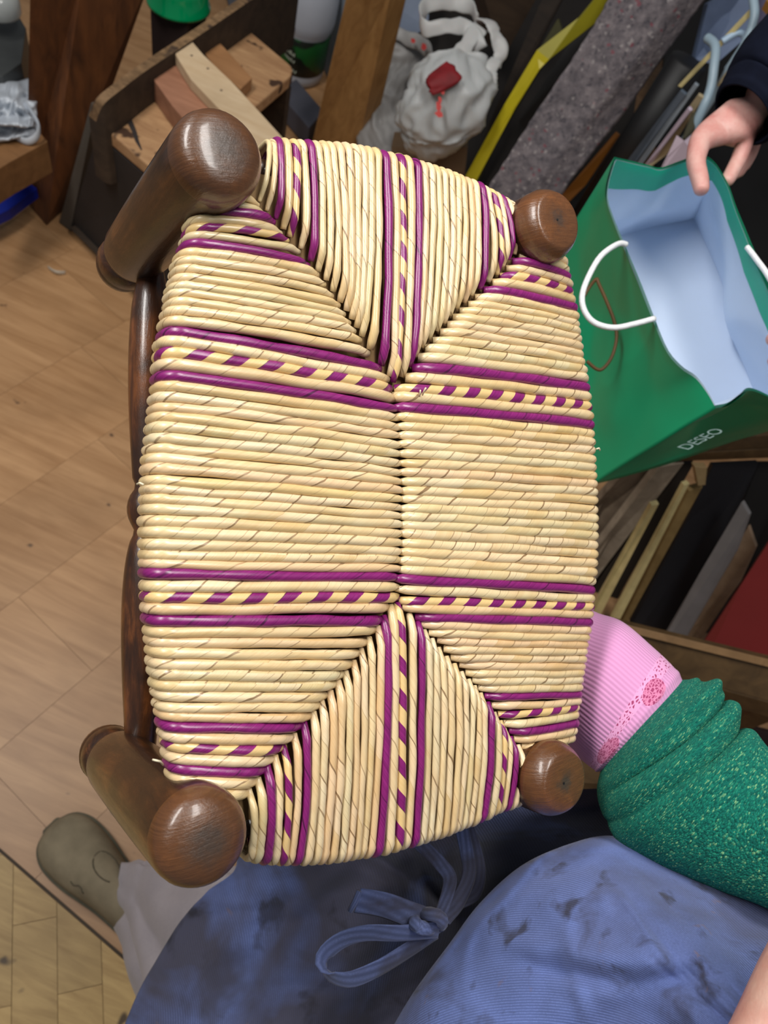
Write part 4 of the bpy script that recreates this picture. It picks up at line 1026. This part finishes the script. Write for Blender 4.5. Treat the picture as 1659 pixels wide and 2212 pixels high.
# tall reddish brown plank
bq = [WZ(55, 434, .003), WZ(101, 487, .003), WZ(152, 440, .003)]; bq.append(bq[2]+(bq[0]-bq[1])*.5)
zt = .62
tq = [WZ(78, -60, zt), WZ(182, -70, zt), WZ(345, -95, zt)]; tq.append(tq[2]+(tq[0]-tq[1])*.5)
V = bq+tq
tag(mk('wooden_post', V, [(0, 1, 2, 3), (7, 6, 5, 4)]+[(i, (i+1) % 4, (i+1) % 4+4, i+4) for i in range(4)], M_PLANK, smooth=False, bevel=.003), 'tall reddish brown squared timber left of the bench, standing on the floor', 'timber')
# pine post right of the bottle
bq = [WZ(668, 330, .003), WZ(768, 345, .003)]; e = E2*.07; bq += [bq[1]+e, bq[0]+e]
tq = [WZ(752, -30, .58), WZ(848, -30, .58)]; tq += [tq[1]+e, tq[0]+e]
tag(mk('wooden_post', bq+tq, [(0, 1, 2, 3), (7, 6, 5, 4)]+[(i, (i+1) % 4, (i+1) % 4+4, i+4) for i in range(4)], M_POSTW, smooth=False, bevel=.004), 'light brown pine post between the white bottle and the plastic bag', 'timber')

# white bottle with green label
bt_base = WZ(640, 160, 0.0)
bt = thing('plastic_bottle', 'large white plastic bottle with a dark green label beside the pine post', 'bottle', bt_base)
rb = .083; upz = Vector((0.05, -.03, 1)).normalized()
M_WPL = plain('white_plastic', rgb(178, 182, 192), .35, .04, 10)
mk('bottle_body', *lathe(bt_base+Vector((0, 0, .003)), upz, [(0, rb*.85), (.008, rb*.97), (.03, rb), (.165, rb), (.172, rb*1.05), (.20, rb*1.10), (.26, rb*1.08), (.31, rb*.9), (.35, rb*.55), (.37, rb*.36), (.41, rb*.36), (.412, rb*.42), (.45, rb*.42), (.452, rb*.3)], 48)[:2], M_WPL, bt)
mk('bottle_label', *lathe(bt_base, upz, [(.046, rb*1.0), (.047, rb*1.014), (.162, rb*1.014), (.163, rb*1.0)], 48)[:2], wood('green_label_print', rgb(14, 56, 26), rgb(28, 92, 36), (1, 1, 1), 7, .4, stain=(rgb(20, 26, 20), 14, .5), rnd=0, bmp=0), bt)
m_pr = plain('pale_label_print', rgb(170, 178, 160), .5); m_pd = plain('dark_label_print', rgb(34, 32, 44), .5)
toC = (CAM-bt_base); toC = (toC-upz*toC.dot(upz)).normalized(); sdv = upz.cross(toC)
rr_ = random.Random(4)
for (a0, z0, n_, h_, m_) in [(-.95, .195, 9, .016, m_pd), (-.9, .145, 7, .020, m_pr), (-.75, .118, 8, .013, m_pr), (-.55, .098, 6, .011, m_pr), (-.35, .066, 5, .012, m_pr)]:
    a = a0
    V = []; Fc = []
    for q in range(n_):
        w_ = rr_.uniform(.05, .085); hh = h_*rr_.uniform(.7, 1.0); sl = rr_.uniform(-.02, .02)
        rad = rb*(1.02 if z0 < .17 else 1.105)
        z1 = z0-.012*q/n_
        k = len(V)
        for (da, dz) in ((0, 0), (w_*.75, 0), (w_*.75+sl, hh), (sl, hh*rr_.uniform(.6, 1))):
            an = a+da; V.append(bt_base+upz*(z1+dz)+(toC*math.cos(an)+sdv*math.sin(an))*rad)
        Fc.append((k, k+1, k+2, k+3)); a += w_*1.15
    mk('label_mark', V, Fc, m_, bt, smooth=False)
# white panel behind the bottle and a grey block on the floor
q = [WZ(700, 152, .003), WZ(731, 214, .003), WZ(800, 180, .003), WZ(770, 110, .003)]
tag(mk('white_board', *prism(q, (0, 0, .40)), plain('white_panel_paint', rgb(150, 158, 166), .6), smooth=False, bevel=.002), 'white painted panel standing between the bottle and the pine post', 'panel')
g0 = [WZ(598, 195, .07), WZ(640, 170, .07), WZ(700, 240, .07), WZ(668, 276, .07)]
tag(mk('grey_block', *prism(g0, (0, 0, -.066)), plain('grey_blue_paint', rgb(78, 78, 88), .6), smooth=False, bevel=.003), 'dark grey painted block lying on the floor below the bottle', 'block')
tag(mk('grey_board', *slab([(480, -60, 2.55), (640, -60, 2.60), (620, 60, 2.66), (500, 40, 2.62)], .02), plain('dark_grey_panel', rgb(58, 60, 68), .6), smooth=False), 'dark grey panel standing behind the low bench', 'panel')

# crumpled shopping bags
def crumple_bag(name, label, stations, mat, seed, amp, handles, marks=(), inner=None, group=None):
    base = W((stations[-1][0][0]+stations[-1][1][0])/2, (stations[-1][0][1]+stations[-1][1][1])/2, stations[-1][2])
    t = thing(name, label, 'bag', Vector((base.x, base.y, 0)))
    def dz(u, v):
        a = v*6.283; q = Vector((math.cos(a)*1.6, math.sin(a)*1.6, u*4.2+seed))
        rid = 1-2*abs(noise.noise(q*1.0)); rid2 = 1-2*abs(noise.noise(q*2.3))
        return amp*(rid*1.0+rid2*.55-.35)
    V, Fc, UV = loft(stations, 70, 80, dz, .8)
    mk('sack', V, Fc, mat, t, uvs=UV, solid=.001)
    for hp, w_, wv_ in handles:
        P = cr([W(*p) for p in hp], 40)
        V, Fc, UV = [], [], []
        tv, tf, _ = tube(P, [1+.25*nz((k*.3, seed, 0)) for k in range(40)], 14, flat=(w_/2, .004), wdir=dirW(wv_))
        tv = [v+Vector((nz(v*30), nz(v*30+Vector((5, 0, 0))), nz(v*30+Vector((0, 5, 0)))))*.006 for v in tv]
        weld(mk('bag_handle', tv, tf, mat, t))
    for (mx, my, md_, w_, h_, an) in marks:
        V = [W(mx+w_*(cx_*math.cos(an)-cy_*math.sin(an)), my+h_*(cx_*math.sin(an)+cy_*math.cos(an)), md_) for cx_, cy_ in ((-.5, -.4), (.1, -.5), (.5, -.1), (.4, .5), (-.2, .4))]
        V2, F2 = prism(V, ray(mx, my)*.0008)
        mk('printed_mark', V2, F2, M_REDP, t, smooth=False)
    return t
M_POLY = plain('white_polythene', rgb(184, 182, 180), .42, .06, 6, spec=.4)
M_POLY.node_tree.nodes['Principled BSDF'].inputs['Subsurface Weight'].default_value = 0.1
M_POLY2 = plain('greyish_polythene', rgb(150, 148, 146), .45, .1, 6, spec=.4)
M_REDP = plain('red_print', rgb(190, 50, 44), .5)
pb1 = crumple_bag('shopping_bag', 'crumpled white plastic shopping bag with red marks and a tied top', [((905, 150), (1045, 140), 1.90), ((888, 190), (1062, 180), 1.90), ((872, 230), (1052, 225), 1.92), ((868, 270), (1030, 262), 1.96), ((880, 305), (990, 300), 2.0), ((910, 322), (960, 318), 2.05)], M_POLY, 3.1, .17,
    [([(1040, 110, 1.86), (1010, 62, 1.85), (965, 58, 1.84), (920, 62, 1.84), (910, 35, 1.86), (925, 10, 1.88), (975, 2, 1.9), (1015, 14, 1.9), (1030, 40, 1.88)], .034, (.2, 1, .4)),
     ([(1030, 45, 1.85), (1058, 50, 1.84), (1070, 75, 1.84), (1082, 110, 1.85), (1072, 145, 1.87)], .032, (1, .1, .2)),
     ([(1035, 60, 1.85), (1000, 110, 1.85), (985, 150, 1.86), (992, 200, 1.87)], .04, (1, .4, .1)),
     ([(1060, 190, 1.87), (1062, 150, 1.86), (1075, 130, 1.86)], .03, (1, .1, .1))],
    [(947, 230, 1.80, 13, 20, .3), (948, 247, 1.80, 16, 16, -.4), (956, 198, 1.80, 9, 12, .2), (950, 216, 1.80, 9, 14, .3)])
# red net seen in the mouth of the bag
V, Fc, UV = loft([((918, 172), (968, 132), 1.80), ((925, 182), (985, 150), 1.79), ((930, 196), (1000, 172), 1.795), ((935, 206), (960, 196), 1.80)], 20, 20, lambda u, v: .35*nz((u*5, v*9, 2)), .13)
mk('red_contents', V, Fc, plain('dark_red_cloth', rgb(120, 8, 18), .7, .2, 30), pb1)
pb2 = crumple_bag('shopping_bag', 'greyish white plastic bag slumped against the right side of the pine post', [((808, 82), (905, 95), 2.23), ((795, 120), (930, 130), 2.23), ((788, 165), (915, 170), 2.24), ((778, 220), (890, 225), 2.26), ((772, 280), (885, 290), 2.28), ((785, 345), (900, 360), 2.30)], M_POLY2, 9.4, .18,
    [([(815, 78, 2.14), (850, 72, 2.13), (890, 85, 2.12), (925, 110, 2.11), (935, 150, 2.11)], .034, (.2, 1, .3)), ([(905, 150, 2.12), (893, 190, 2.13), (890, 240, 2.14)], .028, (1, .2, .1))],
    [(892, 88, 2.09, 12, 10, .4), (915, 101, 2.08, 14, 14, .6), (960, 124, 1.86, 12, 8, -.3)])
mk('cardboard_base', *slab([(845, 318, 2.12), (1010, 318, 2.1), (1000, 420, 2.2), (850, 420, 2.2)], .1), wood('brown_cardboard', rgb(110, 88, 66), rgb(130, 106, 80), (1, 1, 1), 5, .8, rnd=0), pb1, smooth=False)
tag(mk('storage_box', *slab([(800, -20, 2.3), (930, -80, 2.3), (925, 60, 2.38), (800, 120, 2.4)], .15), plain('blue_grey_plastic', rgb(128, 140, 162), .5), smooth=False), 'pale blue grey plastic box behind the plastic bags', 'box')

# leaning boards between the plastic bag and the felt
def lean(name, pts, th, mat, label, cat, bev=.001):
    return tag(mk(name, *slab(pts, th), mat, smooth=False, bevel=bev), label, cat)
M_BLK = plain('black_board', rgb(20, 18, 18), .7, .2, 10)
lean('leaning_board', [(1030, -60, 2.1), (1190, -60, 2.05), (1085, 130, 2.3), (1020, 60, 2.3)], .02, wood('brown_board', rgb(56, 44, 34), rgb(76, 60, 46), (2, 2, 6), 5, .7, rnd=0), 'dark brown board leaning behind the tied plastic bag', 'board')
lean('leaning_board', [(1195, -60, 1.92), (1245, -60, 1.9), (1045, 320, 2.22), (1010, 440, 2.26), (985, 440, 2.28), (1060, 260, 2.2)], .015, wood('black_brown_board', rgb(32, 26, 22), rgb(50, 40, 32), (2, 2, 6), 5, .7, rnd=0), 'narrow blackish board leaning right of the plastic bag', 'board')
lean('leaning_board', [(1205, 40, 1.935), (1215, 70, 1.945), (1075, 300, 2.155), (1010, 440, 2.235), (985, 425, 2.245), (1060, 280, 2.135)], .012, plain('olive_board', rgb(58, 56, 20), .7), 'olive brown strip leaning left of the yellow strip', 'board')
# bent yellow strip
yl = thing('yellow_strip', 'bent bright yellow metal strip leaning beside the grey felt', 'strip', WZ(1030, 420, 0))
m_yel = plain('yellow_paint', rgb(186, 172, 26), .45, .08, 10)
mk('lower_arm', *slab([(1160, 108, 1.84), (1186, 128, 1.84), (1165, 150, 1.85), (1112, 235, 1.93), (1030, 388, 2.08), (1012, 418, 2.12), (985, 418, 2.13), (1010, 375, 2.09), (1090, 225, 1.94)], .006), m_yel, yl, smooth=False)
mk('upper_arm', *slab([(1160, 108, 1.84), (1186, 128, 1.84), (1260, 70, 1.80), (1330, 15, 1.76), (1420, -60, 1.70), (1330, -60, 1.70), (1250, 38, 1.79)], .006), plain('yellow_paint_olive', rgb(150, 142, 30), .5, .1, 10), yl, smooth=False)  # upper arm is a darker olive yellow than the lower arm
lean('leaning_board', [(1330, -60, 1.80), (1420, -60, 1.76), (1160, 330, 2.08), (1090, 450, 2.16), (1020, 450, 2.18), (1120, 260, 2.02)], .02, M_BLK, 'black board leaning between the yellow strip and the felt', 'board')
lean('leaning_board', [(900, -80, 2.62), (1420, -80, 2.5), (1330, 500, 2.34), (900, 500, 2.30)], .02, plain('dark_backdrop', rgb(30, 24, 20), .8), 'large dark backdrop sheet added at the back between plastic bags and felt', 'board')  # sheet added so the shaded background reads dark
# grey felt sheet
def felt_mat():
    m, t, b = nt('recycled_grey_felt')
    v = noisen(t, coords(t), 42, 6, .7); w = noisen(t, coords(t), 140, 3, .6)
    vo = t.nodes.new('ShaderNodeTexVoronoi'); vo.inputs['Scale'].default_value = 150; t.links.new(coords(t), vo.inputs['Vector'])
    col = ramp(t, v, [(0.3, rgb(78, 75, 80)), (0.5, rgb(112, 106, 110)), (0.72, rgb(144, 136, 138))])
    sp = t.nodes.new('ShaderNodeSeparateColor'); t.links.new(vo.outputs['Color'], sp.inputs[0])
    col = mixc(t, mathn(t, 'MULTIPLY', mathn(t, 'GREATER_THAN', sp.outputs[0], .985), .6), col, rgb(130, 60, 72))
    col = mixc(t, mathn(t, 'MULTIPLY', mathn(t, 'GREATER_THAN', sp.outputs[1], .955), .4), col, rgb(186, 180, 178))
    col = mixc(t, mathn(t, 'MULTIPLY', mathn(t, 'LESS_THAN', sp.outputs[2], .06), .5), col, rgb(62, 62, 70))
    t.links.new(col, b.inputs['Base Color']); b.inputs['Roughness'].default_value = .95; b.inputs['Specular IOR Level'].default_value = .1
    bump(t, b, mathn(t, 'ADD', v, w), .6, .003)
    return m
L_ = [(1345, -60, 1.66), (1310, 8, 1.70), (1235, 130, 1.78), (1140, 270, 1.88), (1075, 372, 1.97), (1010, 480, 2.08)]
Mid = [(1500, -60, 1.645), (1452, 15, 1.685), (1370, 135, 1.765), (1265, 265, 1.865), (1170, 385, 1.95), (1100, 500, 2.06)]
R_ = [(1580, -60, 1.66), (1520, 0, 1.70), (1440, 110, 1.78), (1340, 250, 1.88), (1225, 400, 1.975), (1150, 520, 2.08)]
Lc, Mc, Rc = cr(L_, 50), cr(Mid, 50), cr(R_, 50)
def fel(u, v):
    i = int(round(u*49))
    p = Lc[i].lerp(Mc[i], v/.62) if v < .62 else Mc[i].lerp(Rc[i], (v-.62)/.38)
    q = W(*p); edge = .004*nz((u*40, v*3, .3)) if v in (0, 1) else 0
    return q+dirW((edge, 0, .006*nz((u*5, v*3, 2))))
V, Fc, UV = grid(fel, 50, 24)
tag(mk('felt_sheet', V, Fc, felt_mat(), uvs=UV, solid=.008), 'long grey speckled felt sheet with a crease, leaning behind the stool', 'felt')
lean('wooden_strip', [(1330, 285, 2.0), (1338, 292, 2.0), (1265, 400, 2.1), (1225, 440, 2.13), (1210, 425, 2.12)], .01, plain('orange_board_edge', rgb(158, 98, 30), .6), 'thin orange wooden strip along the right edge of the felt', 'strip')
# black roll, tubes, cable loops and paper right of the felt
rl0, rl1 = W(1490, 130, 1.78), W(1270, 470, 2.13)
tag(mk('black_roll', *lathe(rl0, rl1-rl0, [(0, .03), (.004, .045), ((rl1-rl0).length, .045)], 24)[:2], plain('black_plastic_roll', rgb(18, 18, 20), .55)), 'black plastic roll leaning right of the felt', 'roll')
lean('leaning_board', [(1530, 8, 1.72), (1640, -60, 1.70), (1625, 70, 1.76), (1545, 140, 1.80), (1500, 130, 1.82)], .02, plain('slate_blue_panel', rgb(96, 112, 142), .6), 'slate blue panel behind the pale cable loops', 'panel')
lean('leaning_board', [(1640, -40, 1.75), (1700, -40, 1.75), (1700, 150, 1.86), (1625, 130, 1.86)], .02, plain('lilac_grey_panel', rgb(96, 92, 120), .6), 'lilac grey panel in the upper right corner', 'panel')
m_cab = plain('pale_blue_grey_tube', rgb(150, 172, 186), .4, .04, 10)
def cable(pts, r, mat, label, cat='cable', group=None):
    return tag(weld(mk('cable_loop', *tube(cr([W(*p) for p in pts], 44), r, 12)[:2], mat)), label, cat, group)
cable([(1528, 82, 1.62), (1545, 100, 1.60), (1542, 145, 1.60), (1535, 190, 1.61), (1520, 230, 1.62), (1490, 290, 1.66), (1440, 360, 1.75)], .0095, m_cab, 'thick pale blue grey tube arching beside the felt, nearest the black roll')
cable([(1622, -30, 1.58), (1630, 25, 1.58), (1622, 65, 1.59), (1606, 100, 1.60), (1580, 140, 1.63), (1540, 210, 1.70), (1460, 330, 1.82)], .009, m_cab, 'thick pale blue grey tube hanging down at the upper right, above the dark cuff')
cable([(1560, 90, 1.64), (1590, 72, 1.63), (1607, 76, 1.63), (1605, 100, 1.64), (1570, 150, 1.68)], .007, plain('light_blue_tube', rgb(170, 196, 220), .35), 'short light blue looped tube between the two thick tubes')
m_slat = plain('pale_wood_slat', rgb(172, 156, 124), .55); m_lil = plain('lilac_slat', rgb(196, 180, 198), .5); m_gs = plain('grey_slat', rgb(132, 142, 152), .5); m_gold = plain('gilt_edge', rgb(206, 190, 136), .35, .12, 30)
for (p, mt_, lb) in (([(1500, 180, 1.70), (1508, 186, 1.70), (1375, 372, 1.92), (1362, 372, 1.92)], m_gs, 'grey slat second from the black roll'),
                     ([(1618, 22, 1.66), (1628, 28, 1.66), (1472, 190, 1.80), (1464, 186, 1.80)], m_gold, 'thin gilt edged strip behind the cable loops'),
                     ([(1508, 205, 1.68), (1520, 212, 1.68), (1440, 335, 1.84), (1390, 372, 1.9), (1402, 350, 1.88)], m_slat, 'pale wooden slat with a dark knot beside the pink paper'),
                     ([(1486, 232, 1.70), (1492, 240, 1.70), (1428, 322, 1.82), (1400, 366, 1.9), (1388, 362, 1.9)], m_lil, 'thin lilac slat left of the pink paper'),
                     ([(1470, 195, 1.72), (1482, 205, 1.72), (1352, 380, 1.95), (1330, 380, 1.95)], plain('dark_blue_slat', rgb(84, 96, 110), .5), 'dark blue grey slat nearest the black roll'),
                     ([(1590, 130, 1.64), (1602, 134, 1.64), (1560, 190, 1.70), (1548, 186, 1.70)], m_slat, 'short pale slat tip beside the navy cuff')):
    lean('slat', [(x, y, d-.07) for x, y, d in p], .008, mt_, lb, 'slat')
lean('paper_sheet', [(1462, 292, 1.60), (1478, 304, 1.60), (1500, 285, 1.60), (1500, 330, 1.62), (1490, 400, 1.7), (1410, 400, 1.7), (1440, 340, 1.64)], .001, plain('pink_paper', rgb(214, 196, 212), .7, .04), 'pale pink paper sheet behind the top of the green bag', 'paper')
lean('card', [(1480, 298, 1.63), (1502, 240, 1.63), (1520, 250, 1.64), (1510, 340, 1.7)], .01, plain('olive_card', rgb(74, 72, 54), .7), 'small olive card edge behind the gripping hand', 'card')
lean('leaning_board', [(1450, -60, 2.75), (1900, -60, 2.75), (1800, 640, 2.35), (1400, 560, 2.35)], .02, M_BLK, 'large black board standing behind the cables and the coat', 'board')
tag(mk('orange_bar', *slab([(1655, 0, 1.5), (1690, 40, 1.5), (1690, 70, 1.52), (1645, 20, 1.52)], .02), plain('ochre_bar', rgb(150, 104, 40), .6), smooth=False), 'ochre bar at the top right corner', 'bar')

# left edge: wooden block, plastic wrap, jar, dark crate, blue tray
bl = [WZ(-60, 385, .30), WZ(-60, 340, .30), WZ(20, 275, .30), WZ(102, 305, .30)]
block('wooden_box', [(-80, 355), (-20, 300), (75, 272), (103, 305), (20, 350), (-60, 400)], .30, .08, wood('box_wood', rgb(108, 74, 42), rgb(138, 98, 60), (1.5, 5, 5), 6, .65, rnd=0), 'wooden box with crumpled clear wrap on top at the left edge', 'box')
block('blue_tray', [(-60, 492), (-60, 455), (62, 394), (80, 406), (20, 452)], .08, .03, plain('blue_plastic', rgb(20, 40, 150), .4), 'bright blue plastic tray below the wooden box', 'tray')
block('dark_crate', [(-80, 158), (-60, 30), (18, -5), (56, 60), (46, 135), (5, 165)], .34, .33, plain('dark_grey_plastic', rgb(60, 62, 62), .45), 'dark grey plastic crate behind the wooden box', 'crate')
jc = WZ(-6, -8, .42); jar = thing('glass_jar', 'translucent round jar on the dark crate at the left edge', 'jar', Vector((jc.x, jc.y, .35)))
mj = plain('milky_plastic', rgb(176, 180, 178), .15, .03, 6, alpha=.75)
mk('jar_body', *lathe(jc+Vector((0, 0, .02)), (0, 0, -1), [(0, .01), (.004, .03), (.015, .042), (.03, .045), (.05, .045), (.055, .042)], 32)[:2], mj, jar)
def wrap_piece():
    t = thing('plastic_wrap', 'crumpled white plastic wrap lying on the wooden box', 'wrap', WZ(30, 270, .30))
    mw = plain('white_film', rgb(196, 202, 210), .3, .05, 14, spec=.6)
    def fn(u, v):
        x = lerp(-70, 80, u); y = lerp(172, 318, v)+(-22*u if v > .7 else 0)
        e = math.sin(math.pi*u)**.5*math.sin(math.pi*v)**.5 if 0 < u < 1 and 0 < v < 1 else 0
        z = .304+.045*e*(.75-1.5*abs(nz((u*3.0, v*3.0, 1))))+.018*e*(1-2*abs(nz((u*7, v*6, 4))))+.012*e
        return WZ(x+8*nz((u*5, v*5, 8)), y+8*nz((u*5, v*5, 3)), max(z, .303))
    V, Fc, UV = grid(fn, 60, 60)
    mk('film', V, Fc, mw, t, solid=.001)
    mk('film_strap', *tube(cr([WZ(55, 225, .33), WZ(70, 245, .34), WZ(84, 272, .335), WZ(78, 296, .32), WZ(58, 306, .31), WZ(35, 296, .31)], 24), .006, 8, flat=(1.5, .5), wdir=(0, 0, 1))[:2], mw, t)
wrap_piece()
# paper curl on the floor
cl = cr([WZ(104, 577, .006), WZ(112, 583, .010), WZ(124, 588, .012), (WZ(141, 589, .006))], 12)
tag(mk('paper_scrap', *tube(cl, .0055, 8, flat=(1, .15), wdir=(0, 0, 1))[:2], plain('white_scrap', rgb(214, 206, 190), .8)), 'small curled white scrap lying on the floorboards', 'scrap')

# rack of frames and panels on the right
M_RAIL = wood('rack_rail_wood', rgb(70, 52, 32), rgb(104, 80, 50), (5, 5, 5), 5, .5, rnd=0)
rk = thing('frame_rack', 'dark wooden rack with two rails holding upright frames and panels', 'rack', WZ(1560, 1420, 0))
mk('front_rail', *slab([(1290, 1338, 1.30), (1800, 1462, 1.28), (1800, 1555, 1.30), (1290, 1415, 1.32)], .03), M_RAIL, rk, smooth=False, bevel=.003)
mk('lower_rail', *slab([(1290, 1415, 1.32), (1800, 1555, 1.30), (1800, 1590, 1.34), (1290, 1445, 1.36)], .03), M_RAIL, rk, smooth=False, bevel=.003)
mk('rail_lip', *slab([(1290, 1334, 1.295), (1800, 1458, 1.275), (1800, 1476, 1.275), (1290, 1350, 1.295)], .004), wood('rail_lip_wood', rgb(120, 90, 56), rgb(146, 112, 74), (5, 5, 5), 5, .5, rnd=0), rk, smooth=False, bevel=.001)
mk('back_rail', *slab([(1440, 952, 1.50), (1800, 930, 1.46), (1800, 962, 1.48), (1440, 980, 1.52)], .03), M_RAIL, rk, smooth=False, bevel=.003)
mk('back_ledge', *slab([(1440, 980, 1.52), (1800, 962, 1.48), (1800, 985, 1.50), (1450, 998, 1.54)], .03), M_RAIL, rk, smooth=False, bevel=.003)
for (x, d0) in ((1790, 1.29),):
    a = W(x, 1470, d0); b_ = W(x, 950, 1.47)
    mk('rack_post', *prism([a, a+Vector((.04, 0, 0)), Vector((a.x+.04, a.y, .004)), Vector((a.x, a.y, .004))], E2*.04), M_RAIL, rk, smooth=False)
    mk('rack_post', *prism([b_, b_+Vector((.04, 0, 0)), Vector((b_.x+.04, b_.y, .004)), Vector((b_.x, b_.y, .004))], E2*.04), M_RAIL, rk, smooth=False)
lean('old_board', [(1350, 1020, 1.610), (1425, 1010, 1.610), (1280, 1190, 1.780), (1200, 1300, 1.860), (1200, 1180, 1.810)], .02, wood('greyish_old_board', rgb(92, 78, 64), rgb(132, 116, 98), (5, 5, 5), 5, .7, rnd=0), 'greyish weathered board, leftmost in the frame rack', 'board')
lean('old_board', [(1425, 1008, 1.540), (1478, 1000, 1.540), (1310, 1220, 1.740), (1230, 1330, 1.820), (1230, 1260, 1.800)], .02, wood('grey_brown_board', rgb(126, 114, 98), rgb(160, 146, 128), (5, 5, 5), 5, .7, rnd=0), 'light grey brown board second from left in the rack', 'board')
lean('old_board', [(1478, 1002, 1.56), (1500, 1000, 1.56), (1330, 1300, 1.80), (1230, 1420, 1.9), (1240, 1330, 1.84)], .02, plain('dark_gap_fill', rgb(40, 32, 24), .7), 'dark sheet filling the shaded gap behind the two gilt strips', 'board')  # brown-black sheet stands in for shade in the gap
lean('gilt_strip', [(1408, 1092, 1.50), (1424, 1088, 1.50), (1300, 1322, 1.70), (1250, 1420, 1.78), (1232, 1420, 1.78), (1286, 1310, 1.70)], .012, m_gold, 'thin gilt frame strip, left of the pair in the rack', 'strip')
lean('gilt_strip', [(1478, 1048, 1.48), (1490, 1044, 1.48), (1340, 1338, 1.70), (1300, 1430, 1.78), (1285, 1430, 1.78), (1326, 1332, 1.70)], .012, m_gold, 'thin gilt frame strip, right of the pair in the rack', 'strip')
lean('old_board', [(1488, 1060, 1.50), (1518, 1052, 1.50), (1476, 1124, 1.56), (1364, 1330, 1.72), (1300, 1440, 1.8), (1315, 1400, 1.78)], .015, wood('gold_brown_board', rgb(126, 102, 60), rgb(156, 130, 82), (5, 5, 5), 5, .6, rnd=0), 'golden brown board edge beside the black panel', 'board')
lean('old_board', [(1500, 1008, 1.46), (1528, 1010, 1.46), (1524, 1048, 1.48), (1508, 1050, 1.48)], .02, wood('pale_wood_end', rgb(140, 116, 78), rgb(166, 140, 98), (5, 5, 5), 5, .6, rnd=0), 'pale wooden board end standing beside the black panel', 'board')
lean('panel_board', [(1540, 1005, 1.550), (1640, 1000, 1.550), (1590, 1110, 1.610), (1440, 1372, 1.790), (1380, 1470, 1.850), (1300, 1470, 1.850), (1360, 1345, 1.770), (1480, 1130, 1.630)], .015, plain('blue_black_panel', rgb(24, 24, 30), .55), 'wide blue black panel in the middle of the rack', 'panel')
lean('panel_board', [(1602, 1084, 1.50), (1618, 1112, 1.50), (1590, 1190, 1.56), (1478, 1382, 1.70), (1420, 1480, 1.78), (1378, 1480, 1.78), (1436, 1368, 1.70), (1510, 1240, 1.60)], .01, plain('grey_panel', rgb(132, 128, 128), .6, .1, 14), 'narrow grey panel right of the black panel', 'panel')
lean('panel_board', [(1616, 1136, 1.555), (1632, 1182, 1.565), (1596, 1260, 1.635), (1502, 1390, 1.755), (1450, 1480, 1.815), (1425, 1480, 1.815), (1480, 1380, 1.745)], .01, wood('tan_panel', rgb(136, 112, 88), rgb(164, 138, 112), (5, 5, 5), 5, .6, rnd=0), 'narrow tan panel between the grey and red panels', 'panel')
lean('panel_board', [(1700, 1110, 1.44), (1760, 1180, 1.44), (1760, 1480, 1.55), (1500, 1480, 1.7), (1518, 1390, 1.66), (1600, 1265, 1.55)], .015, plain('dark_red_panel', rgb(150, 52, 54), .5, .06, 6), 'dark red panel, rightmost in the rack', 'panel')
lean('panel_board', [(1640, 1000, 1.550), (1720, 1000, 1.550), (1690, 1120, 1.610), (1560, 1330, 1.780), (1500, 1480, 1.880), (1440, 1480, 1.880)], .01, M_BLK, 'black sheet filling the shaded gap between the tan and red panels', 'panel')  # flat black in place of the shade between the two panels
tag(mk('wooden_crate', *slab([(1240, 1690, 1.0), (1420, 1700, 1.0), (1420, 1810, 1.05), (1240, 1810, 1.05)], .05), M_RAIL, smooth=False), 'brown wooden crate edge under the lower right stool leg', 'crate')
lean('leaning_board', [(1480, 1540, 1.650), (1900, 1640, 1.650), (1900, 2000, 1.750), (1400, 1900, 1.750)], .02, plain('dark_maroon_board', rgb(36, 14, 14), .7), 'dark maroon board below the rack rail', 'board')
